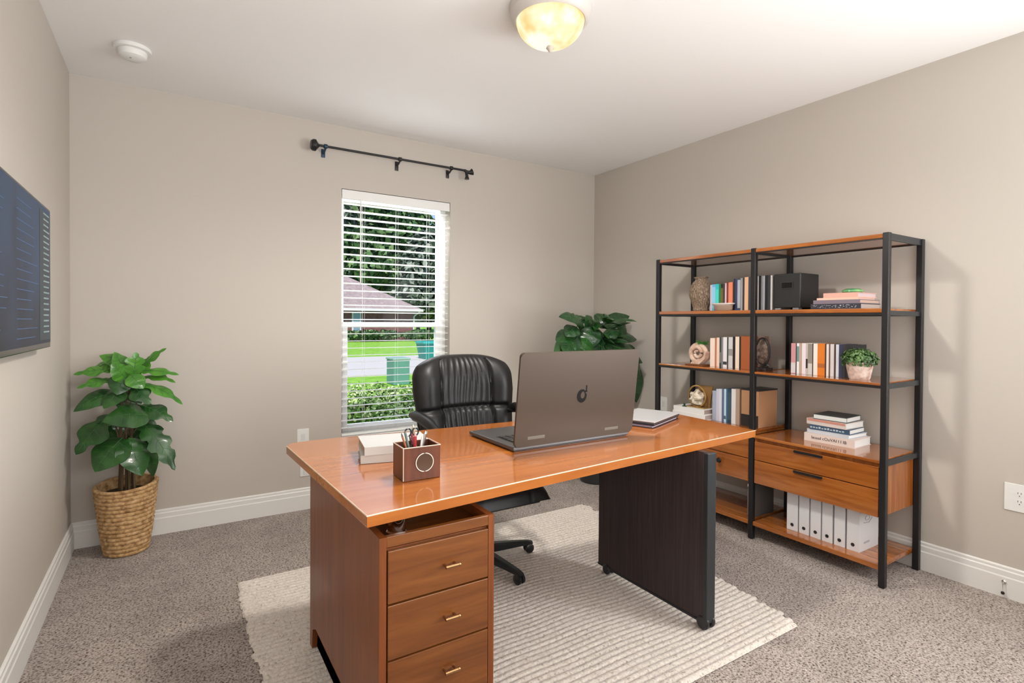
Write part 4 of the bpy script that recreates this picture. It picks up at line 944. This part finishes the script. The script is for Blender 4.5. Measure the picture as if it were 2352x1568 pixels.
# ------------------------------------------------------------------ floor plants
def leaf(bm, base, tip, width, up, arch=.15, lobes=0, fold=.18, mi=0, rnd=random, shape=.75):
    base, tip = Vector(base), Vector(tip); d = tip-base; L = d.length; up = Vector(up).normalized()
    side = d.cross(up).normalized(); nrm = side.cross(d).normalized(); ns, nw = 20, 6; G_ = []
    bend = rnd.uniform(-.05, .05)*L
    for i in range(ns+1):
        t = i/ns; c = base+d*t+nrm*(arch*L*4*t*(1-t)*.5)+side*(bend*sin(pi*t)); c.z -= arch*L*.35*t*t
        w = width*.5*(sin(pi*min(1, t**shape))**.8 if 0 < t < 1 else 0)
        if t < .45 and width > .06: w = max(w, width*.5*(t/.45)**.45*.92) if t > 0 else 0
        if lobes: w *= 1-.48*abs(sin(lobes*pi*t))**6*(1 if .12 < t < .95 else 0)
        rowv = []
        for j in range(-nw//2, nw//2+1):
            s = j/(nw/2); q = c+side*(s*w)+nrm*(-fold*abs(s)**1.6*w+.04*w*sin(t*19+s*3))+d*(.16*abs(s)*w/L if lobes else 0)
            rowv.append(bm.verts.new(q))
        G_.append(rowv)
    for a, b in zip(G_, G_[1:]):
        for j in range(nw):
            f = bm.faces.new((a[j], a[j+1], b[j+1], b[j])); f.material_index = mi; f.smooth = True
    if width > .075:
        for i in range(3, ns-4, 3):
            for e_ in (0, nw):
                m_ = nw//2; q0_, q1_, q2_ = G_[i][m_].co, G_[i+1][(m_+e_)//2].co, G_[min(i+3, ns)][e_].co
                tube(bm, [q0_+nrm*.0008, q1_+nrm*.0008, q1_.lerp(q2_, .8)+nrm*.0010], [.0011, .0009, .0004], 4, False, mi=2)
    pts = []
    for i in range(0, ns, 3): pts.append(G_[i][nw//2].co+nrm*.0006)
    tube(bm, pts, [.0018*(1-k/len(pts))+.0004 for k in range(len(pts))], 4, False, mi=2)
# left plant
pcx, pcy = -.213, 3.80
lp = thing('potted_plant', 'leafy green plant in a woven seagrass basket in the left corner', 'plant', (pcx, pcy, 0))
bm = new(); HB = .395; seg = 120; nr = 88; rows_ = []
for i in range(nr+1):
    t = i/nr; r_ = .098+.05*t**.75; zz2 = HB*t; rr2 = []
    for k in range(seg):
        a = 2*pi*k/seg; rw = t*17; ofs = (int(rw) % 2)*.5
        b_ = abs(sin(pi*rw))**.5*(.45+.55*abs(sin(pi*(k/seg*26+ofs)))**.6)
        rd = r_+.0105*b_+.0*random.random()
        rr2.append(bm.verts.new((pcx+rd*cos(a), pcy+rd*sin(a), zz2+(.012*sin(a+.6) if t == 1 else .012*sin(a+.6)*t**6))))
    rows_.append(rr2)
for a_, b_ in zip(rows_, rows_[1:]):
    for k in range(seg): bm.faces.new((a_[k], a_[(k+1) % seg], b_[(k+1) % seg], b_[k]))
bm.faces.new(rows_[0][::-1])
inn = [bm.verts.new((pcx+.136*cos(2*pi*k/seg), pcy+.136*sin(2*pi*k/seg), HB-.002+.012*sin(2*pi*k/seg+.6))) for k in range(seg)]
in2 = [bm.verts.new((pcx+.125*cos(2*pi*k/seg), pcy+.125*sin(2*pi*k/seg), HB-.07)) for k in range(seg)]
for k in range(seg):
    k2 = (k+1) % seg; bm.faces.new((rows_[-1][k], rows_[-1][k2], inn[k2], inn[k])); bm.faces.new((inn[k], inn[k2], in2[k2], in2[k]))
obj('basket', bm, MW['basket'], lp, True)
bm = new(); lathe(bm, [(0, .005), (.122, .0), (.122, -.01), (0, -.01)], (pcx, pcy, HB-.055), 40); obj('soil', bm, MW['soil'], lp)
bm = new()
crown = Vector((pcx-.0, pcy-.02, .86))
for (dx_, dy_, tx_, tz_) in ((-.03, 0, -.02, .98), (.0, -.01, .0, 1.02), (.03, .0, .02, .95), (.015, -.03, .05, .85), (-.02, -.03, -.06, .80), (.04, -.02, .02, .7), (-.035, .02, -.03, .72)):
    tube(bm, [(pcx+dx_, pcy+dy_, HB-.055), (pcx+dx_*.8, pcy+dy_, .55), (pcx+tx_, pcy-.02, tz_)], [.0075, .0065, .003], 7)
obj('stems', bm, MW['stem'], lp, True)
LV_ = [ # base px, tip px, width px, bright, lobes, depth offset of base, of tip
 (332, 842, 383, 795, 22, 1, 2, -.02, -.06), (322, 852, 412, 856, 26, 1, 2, -.02, -.10), (322, 868, 404, 874, 24, 1, 2, 0, -.12), (318, 880, 420, 925, 30, 1, 2, -.04, -.14), (262, 848, 168, 857, 30, 1, 2, 0, 0), (262, 872, 176, 888, 30, 1, 2, -.02, -.06),
 (268, 900, 168, 940, 44, 0, 0, -.02, -.06), (300, 842, 228, 812, 38, 1, 0, 0, .02), (290, 856, 262, 806, 44, 1, 0, 0, -.02), (304, 872, 312, 806, 46, 1, 3, -.04, -.06), (308, 866, 352, 812, 36, 1, 2, 0, 0), (290, 870, 255, 832, 40, 1, 0, -.05, -.10),
 (258, 950, 174, 1040, 66, 0, 2, -.02, -.10), (345, 955, 234, 962, 66, 0, 0, -.10, -.16), (322, 930, 398, 962, 44, 0, 2, -.04, -.12), (322, 965, 402, 1072, 50, 0, 4, -.04, -.14),
 (282, 1005, 218, 1080, 78, 0, 0, -.08, -.16), (296, 1005, 326, 1088, 66, 0, 0, -.08, -.16), (335, 1020, 352, 1092, 34, 0, 0, .0, -.02), (285, 895, 238, 935, 44, 0, 0, -.04, -.12), (300, 880, 345, 925, 44, 0, 2, -.04, -.12), (290, 930, 300, 1010, 60, 0, 0, .02, .0),
 (270, 960, 240, 1030, 60, 0, 0, .02, .04), (310, 960, 345, 1020, 54, 0, 0, .02, .04), (300, 860, 330, 890, 40, 1, 0, -.08, -.12), (280, 860, 268, 905, 46, 0, 0, -.05, -.10), (300, 900, 290, 950, 50, 0, 0, .0, -.02), (270, 830, 205, 850, 34, 1, 0, .02, .03)]
bm = new(); rl = random.Random(11); pet = new()
for (bx, by_, tx_, ty_, w_, br, lo_, d0, d1) in LV_:
    p0 = AY(bx, by_, pcy+d0); p1 = AY(tx_, ty_, pcy+d1)
    p0.x = max(p0.x, LX+.02); p1.x = max(p1.x, LX+.012)
    leaf(bm, p0, p1, w_/1240*3.2*1.03, (rl.uniform(-.2, .3), -.62+rl.uniform(-.15, .1), .78), rl.uniform(.10, .20), lo_, .16, 1 if br else 0, rl)
    st = Vector((pcx+rl.uniform(-.02, .02), pcy-.01, max(.50, p0.z-rl.uniform(.08, .18)))); tube(pet, [st, (st+p0)/2+Vector((0, 0, .02)), p0], .0030, 5)
for v_ in bm.verts: v_.co.x = max(v_.co.x, LX+.010); v_.co.y = min(v_.co.y, BY-.012)
obj('foliage', bm, [MW['leafdark'], MW['leafbright'], MW['vein']], lp, False)
for p_ in bpy.data.objects['foliage.001' if 'foliage.001' in bpy.data.objects else 'foliage'].data.polygons: p_.use_smooth = True
obj('leaf_stalks', pet, MW['stem'], lp, True)
# right plant in the far corner
qx, qy = 3.02, 3.44
rpn = thing('potted_plant', 'dark glossy broad-leaved plant in the far corner behind the laptop', 'plant', (qx, qy, 0))
bm = new(); lathe(bm, [(0, 0), (.12, 0), (.13, .01), (.165, .33), (.165, .35), (.15, .35), (.145, .31), (0, .30)], (qx, qy, 0), 40); obj('pot', bm, cm((.03, .03, .032), .4), rpn, True)
bm = new(); lathe(bm, [(0, .012), (.142, .0), (.142, -.004), (0, -.004)], (qx, qy, .305), 30); obj('soil', bm, MW['soil'], rpn)
bm = new()
for k in range(9):
    a = 2*pi*k/9; tube(bm, [(qx+.05*cos(a), qy+.05*sin(a), .305), (qx+.06*cos(a), qy+.06*sin(a), .65), (qx+.12*cos(a), qy+.12*sin(a), 1.02)], [.009, .008, .004], 7)
obj('stems', bm, MW['stem'], rpn, True)
bm = new(); rl = random.Random(21)
RL = [(1340, 745, 1283, 722, 30), (1345, 760, 1318, 722, 40), (1365, 760, 1345, 722, 46), (1390, 745, 1446, 722, 36), (1400, 765, 1470, 775, 36), (1395, 790, 1476, 828, 46), (1330, 770, 1290, 812, 34), (1345, 745, 1380, 782, 38), (1350, 775, 1340, 815, 34), (1320, 765, 1272, 815, 36), (1370, 790, 1398, 812, 40),
      (1400, 760, 1420, 800, 34), (1425, 800, 1474, 866, 46), (1440, 830, 1462, 918, 48), (1430, 830, 1442, 920, 44), (1380, 745, 1420, 735, 34), (1370, 740, 1395, 722, 34), (1310, 760, 1276, 780, 30), (1330, 745, 1310, 720, 30), (1345, 790, 1310, 840, 40), (1385, 790, 1370, 850, 44), (1410, 800, 1430, 850, 44), (1400, 850, 1440, 900, 44), (1320, 800, 1290, 850, 44), (1325, 750, 1300, 770, 34), (1335, 765, 1325, 800, 38), (1355, 750, 1352, 800, 44), (1375, 755, 1362, 800, 42), (1395, 755, 1415, 775, 36), (1300, 790, 1280, 806, 30), (1345, 790, 1330, 822, 34), (1380, 775, 1385, 815, 34), (1310, 790, 1300, 815, 32), (1420, 745, 1440, 765, 30), (1440, 790, 1470, 850, 40), (1445, 850, 1470, 900, 40)]
for (bx, by_, tx_, ty_, w_) in RL:
    yo = qy-.02+rl.uniform(-.10, .06); p0 = AY(bx, by_, yo); p1 = AY(tx_, ty_, yo-rl.uniform(.0, .14)); p1.x = min(p1.x, RX-.03)
    leaf(bm, p0, p1, w_/1240*4.75*1.1, (rl.uniform(-.5, .0), -.7, .6), rl.uniform(.10, .22), 0, .22, 0 if rl.random() < .8 else 1, rl)
for k in range(64):
    a = rl.uniform(0, 2*pi); c0 = Vector((qx+.16*cos(a)*rl.random(), qy+.12*sin(a)*rl.random()-.04, rl.uniform(.85, 1.38))); l = rl.uniform(.13, .20)
    d_ = Vector((cos(a), sin(a)*.9-.2, rl.uniform(-.5, .3))).normalized()*l; t_p = c0+d_
    t_p.x = min(max(t_p.x, 2.8), RX-.04); t_p.y = min(t_p.y, BY-.04)
    leaf(bm, c0, t_p, rl.uniform(.06, .10), (rl.uniform(-.3, .3), -.5, .8), rl.uniform(.1, .3), 0, .25, rl.choice((0, 0, 1)), rl)
for v_ in bm.verts: v_.co.x = min(v_.co.x, RX-.012); v_.co.y = min(v_.co.y, BY-.012)
fo_ = obj('foliage', bm, [MW['leafr'], MW['leafdark'], MW['vein']], rpn)
for p_ in fo_.data.polygons: p_.use_smooth = True
for o_ in lp.children:
    if o_.name.startswith('foliage'):
        for p_ in o_.data.polygons: p_.use_smooth = True

# ------------------------------------------------------------------ outdoors
GZ = -.22
def grassm(name, a, b, sc):
    m = mat(name, a, .9, spec=.1); v = texcoord(m, (1, 1, 1)); LK(m, ramp(m, noise(m, v, sc, 5, .7), [(.35, a), (.65, b)]), B(m).inputs['Base Color']); return m
bm = new(); box(bm, -60, 110, BY+T+.01, 150, GZ-.3, GZ); struct(obj('lawn', bm, grassm('lawn_grass', (.16, .36, .03), (.34, .55, .08), 3)))
r0 = AZ(880, 861, GZ); r1 = AZ(880, 819, GZ)
ra = radians(-3)
bm = new(); box(bm, -50, 70, r0.y, r1.y, GZ+.003, GZ+.02); struct(obj('street', bm, paint('concrete_road', (.60, .53, .46), .85, .1, 8)))
# brick house with hip roof
h1 = AZ(950, 781, GZ); hy_ = h1.y; hxr = h1.x
def hz2(px, py): return AY(px, py, hy_)
eave = hz2(950, 712).z; hxl = hxr-17; hd = 12
hs = thing('brick_house', 'single-storey red brick house with brown hip roof across the street', 'house', ((hxr+hxl)/2, hy_+hd/2, GZ))
brick = mat('brick', (.2, .08, .07), .9); v = texcoord(brick, (1, 1, 1), (radians(90), 0, 0)); bt = N(brick, 'ShaderNodeTexBrick'); LK(brick, v, bt.inputs[0]); bt.inputs['Scale'].default_value = 3.2
bt.inputs['Color1'].default_value = (.17, .055, .05, 1); bt.inputs['Color2'].default_value = (.25, .10, .09, 1); bt.inputs['Mortar'].default_value = (.30, .20, .18, 1); bt.inputs['Mortar Size'].default_value = .012; LK(brick, bt.outputs[0], B(brick).inputs['Base Color'])
bm = new(); box(bm, hxl, hxr, hy_, hy_+hd, GZ, eave); obj('wall', bm, brick, hs)
ov = .55; rt = eave+4.6; A = [(hxl-ov, hy_-ov), (hxr+ov, hy_-ov), (hxr+ov, hy_+hd+ov), (hxl-ov, hy_+hd+ov)]
bm = new(); lo = [bm.verts.new((x, y, eave+.02)) for x, y in A]; t1 = bm.verts.new((hxl+7, hy_+hd/2, rt)); t2 = bm.verts.new((hxr-8, hy_+hd/2, rt))
bm.faces.new(lo[::-1]); bm.faces.new((lo[0], lo[1], t2, t1)); bm.faces.new((lo[1], lo[2], t2)); bm.faces.new((lo[2], lo[3], t1, t2)); bm.faces.new((lo[3], lo[0], t1))
shn = grassm('shingles', (.27, .20, .19), (.40, .31, .29), 4); obj('roof', bm, shn, hs)
bm = new(); box(bm, hxl-ov, hxr+ov, hy_-ov-.06, hy_-ov, eave-.12, eave+.06); tube(bm, [(hxr+ov-.2, hy_-ov, eave-.05), (hxr, hy_-.06, eave-.5), (hxr-.06, hy_-.06, GZ)], .05, 6); obj('gutter', bm, MW['trim'], hs)
w0, w1 = hz2(808, 714), hz2(829, 768); bm = new(); box(bm, w0.x, w1.x, hy_-.08, hy_-.001, w1.z, w0.z-.05); hw2 = obj('window', bm, MW['trim'], hs)
bm = new(); box(bm, w0.x+.1, w1.x-.1, hy_-.1, hy_-.081, w1.z+.1, w0.z-.15); obj('pane', bm, cm((.25, .36, .42), .2), hw2)
# shrubs under the house, utility box, bin, bush
ubp = AZ(923, 884, GZ); ub = thing('utility_box', 'green metal utility box standing in the front lawn', 'utility box', (ubp.x, ubp.y, GZ))
dist = ubp.y/AY(923, 884, 1.0).y if False else None
wL = AY(904, 850, ubp.y).x; wR = AY(941, 850, ubp.y).x; zt = AY(922, 822, ubp.y).z
gm = cm(C(95, 145, 130), .5)
bm = new(); box(bm, wL, wR, ubp.y-.01, ubp.y+.5, GZ, zt-.05, .02); obj('cabinet', bm, gm, ub); bm = new(); box(bm, wL-.02, wR+.02, ubp.y-.03, ubp.y+.52, zt-.0498, zt, .015); obj('lid', bm, cm(C(150, 175, 160), .5), ub)
bp = AZ(990, 826, GZ); bn = thing('trash_bin', 'teal plastic wheelie bin by the roadside', 'trash bin', (bp.x, bp.y, GZ))
wL = AY(974, 800, bp.y).x; wR = AY(1012, 800, bp.y).x; zt = AY(990, 784, bp.y).z
bm = new(); A = [(wL+.08, bp.y+.05), (wR-.08, bp.y+.05), (wR-.08, bp.y+.7), (wL+.08, bp.y+.7)]; A2 = [(wL, bp.y), (wR, bp.y), (wR, bp.y+.8), (wL, bp.y+.8)]
lo = [bm.verts.new((x, y, GZ)) for x, y in A]; hi = [bm.verts.new((x, y, zt-.12)) for x, y in A2]; bm.faces.new(lo[::-1]); bm.faces.new(hi)
for i in range(4): bm.faces.new((lo[i], lo[(i+1) % 4], hi[(i+1) % 4], hi[i]))
obj('body', bm, cm(C(30, 135, 120), .4), bn); bm = new(); box(bm, wL-.04, wR+.04, bp.y-.05, bp.y+.84, zt-.119, zt, .05); obj('lid', bm, cm(C(50, 160, 145), .4), bn)
def mixleaf(name, cols):
    m = mat(name, cols[0], .7, spec=.2); gn = N(m, 'ShaderNodeNewGeometry'); LK(m, ramp(m, gn.outputs['Random Per Island'], [(i/(len(cols)-1), c) for i, c in enumerate(cols)]), B(m).inputs['Base Color'])
    return m
TL1 = mixleaf('tree_leaves_dark', [(.008, .026, .010), (.03, .075, .025), (.07, .15, .045), (.24, .34, .14)])
TL2 = mixleaf('tree_leaves_grey', [(.015, .03, .018), (.06, .09, .06), (.16, .20, .14), (.42, .44, .36)])
BL = mixleaf('bush_leaves', [(.04, .09, .02), (.14, .27, .05), (.30, .40, .14), (.50, .52, .34)])
def fastleaves(name, cs, n, size, m, parent, seed):
    """cs: list of (x,y,z,rx,ry,rz); random leaf quads in the outer shells"""
    r = np.random.RandomState(seed); V = []; F = []; tot = sum(c[3]*c[5] for c in cs)
    for c in cs:
        k = int(n*c[3]*c[5]/tot); d = r.normal(size=(k, 3)); d /= np.linalg.norm(d, axis=1)[:, None]; rad = r.uniform(.45, 1.05, k)**.6
        P_ = np.array(c[:3])+d*rad[:, None]*np.array(c[3:]); nn_ = d+r.normal(size=(k, 3))*.6; nn_ /= np.linalg.norm(nn_, axis=1)[:, None]
        a = np.cross(nn_, r.normal(size=(k, 3))); a /= np.linalg.norm(a, axis=1)[:, None]; b = np.cross(nn_, a); s = size*r.uniform(.5, 1.4, k)[:, None]
        q = np.stack([P_-a*s, P_+b*s*.6, P_+a*s, P_-b*s*.6], 1); base_ = len(V)*1
        V.append(q.reshape(-1, 3))
    V = np.concatenate(V); org = np.array(ORG[parent.name]); V = V-org; F = np.arange(len(V)).reshape(-1, 4)
    me = bpy.data.meshes.new(name); me.from_pydata(V.tolist(), [], F.tolist()); me.materials.append(m); o = bpy.data.objects.new(name, me); COL.objects.link(o); o.parent = parent; return o
def tree(label, px, ybase, h, rr0, m, seed, crown0=.15, n=5000, sz=.5):
    p = AY(px, 700, ybase); t = thing('tree', label, 'tree', (p.x, ybase, GZ), 'trees behind the brick house'); r = random.Random(seed)
    bm = new(); tube(bm, [(p.x, ybase, GZ), (p.x+.3, ybase, GZ+h*.5), (p.x, ybase, GZ+h*.8)], [h*.025, h*.018, .08], 8); obj('trunk', bm, cm((.05, .035, .025), .9), t, True)
    cs = [(p.x, ybase, GZ+h*.55, rr0*.85, rr0*.8, h*.42)]
    for k in range(9):
        a = r.uniform(0, 2*pi); hh2 = r.uniform(crown0+.1, .9); rr3 = rr0*(1-.5*abs(hh2-.5))
        cs.append((p.x+rr3*.55*cos(a), ybase+rr3*.5*sin(a), GZ+h*hh2, rr3*.55, rr3*.5, h*.13))
    fastleaves('foliage', cs, n, sz, m, t, seed)
tree('dark leafy tree behind the left of the house roof, tallest at window edge', 800, 72, 18.6, 7.5, TL2, 1, n=9000)
tree('broad dark green tree rising over the middle of the house roof', 868, 70, 17.2, 8, TL1, 2, n=9000)
tree('rounded green tree just left of the patch of blue sky', 925, 74, 16.2, 7.5, TL1, 3, n=9000)
tree('greyish feathery tree at the right side of the window view', 985, 50, 10.8, 3.8, TL2, 4, .05, n=7000, sz=.35)
tree('thin-topped dark tree beyond the right end of the house', 1012, 76, 17.3, 5.5, TL1, 5, n=6000)
tree('low dark tree filling the gap right of the house', 960, 66, 11.5, 6, TL1, 6, .02, n=7000)
tree('tall dark tree farthest left behind the house', 740, 78, 18, 8, TL1, 7, n=6000)
def shrub(label, px, py, yb_, rx, rz_, m, seed, n, sz, cat='bush', grp=None):
    p = AY(px, py, yb_); t = thing('shrub', label, cat, (p.x, yb_, GZ), grp); r = random.Random(seed)
    bm = new()
    for k in range(7):
        a = r.uniform(0, 2*pi); tube(bm, [(p.x, yb_, GZ), (p.x+rx*.4*cos(a), yb_+rx*.3*sin(a), GZ+rz_*.8), (p.x+rx*.8*cos(a), yb_+rx*.5*sin(a), GZ+rz_*1.5)], [.012, .009, .004], 5)
    obj('branches', bm, cm((.35, .30, .22), .8), t)
    cs = [(p.x, yb_, GZ+rz_, rx, rx*.7, rz_)]+[(p.x+rx*.7*cos(k), yb_+rx*.4*sin(k*2), GZ+rz_*r.uniform(.8, 1.5), rx*.45, rx*.4, rz_*.45) for k in range(6)]
    fastleaves('foliage', cs, n, sz, m, t, seed)
p0 = AY(850, 845, 6.2)
gtop = p0.z-GZ
shrub('pale green leafy bush below the window, left one of two', 835, 900, 6.2, .62, gtop*.42, BL, 31, 9000, .022, grp='bushes outside the window')
shrub('pale green leafy bush below the window, right one of two', 930, 900, 6.0, .60, gtop*.40, BL, 32, 9000, .022, grp='bushes outside the window')
for i, (px, nm) in enumerate(((830, 'left end'), (880, 'middle'), (965, 'right corner'))):
    shrub('low dark shrub along the brick house wall, %s' % nm, px, 775, hy_-1.2, 1.5, .42, TL1, 40+i, 900, .12, grp='shrubs along the house')
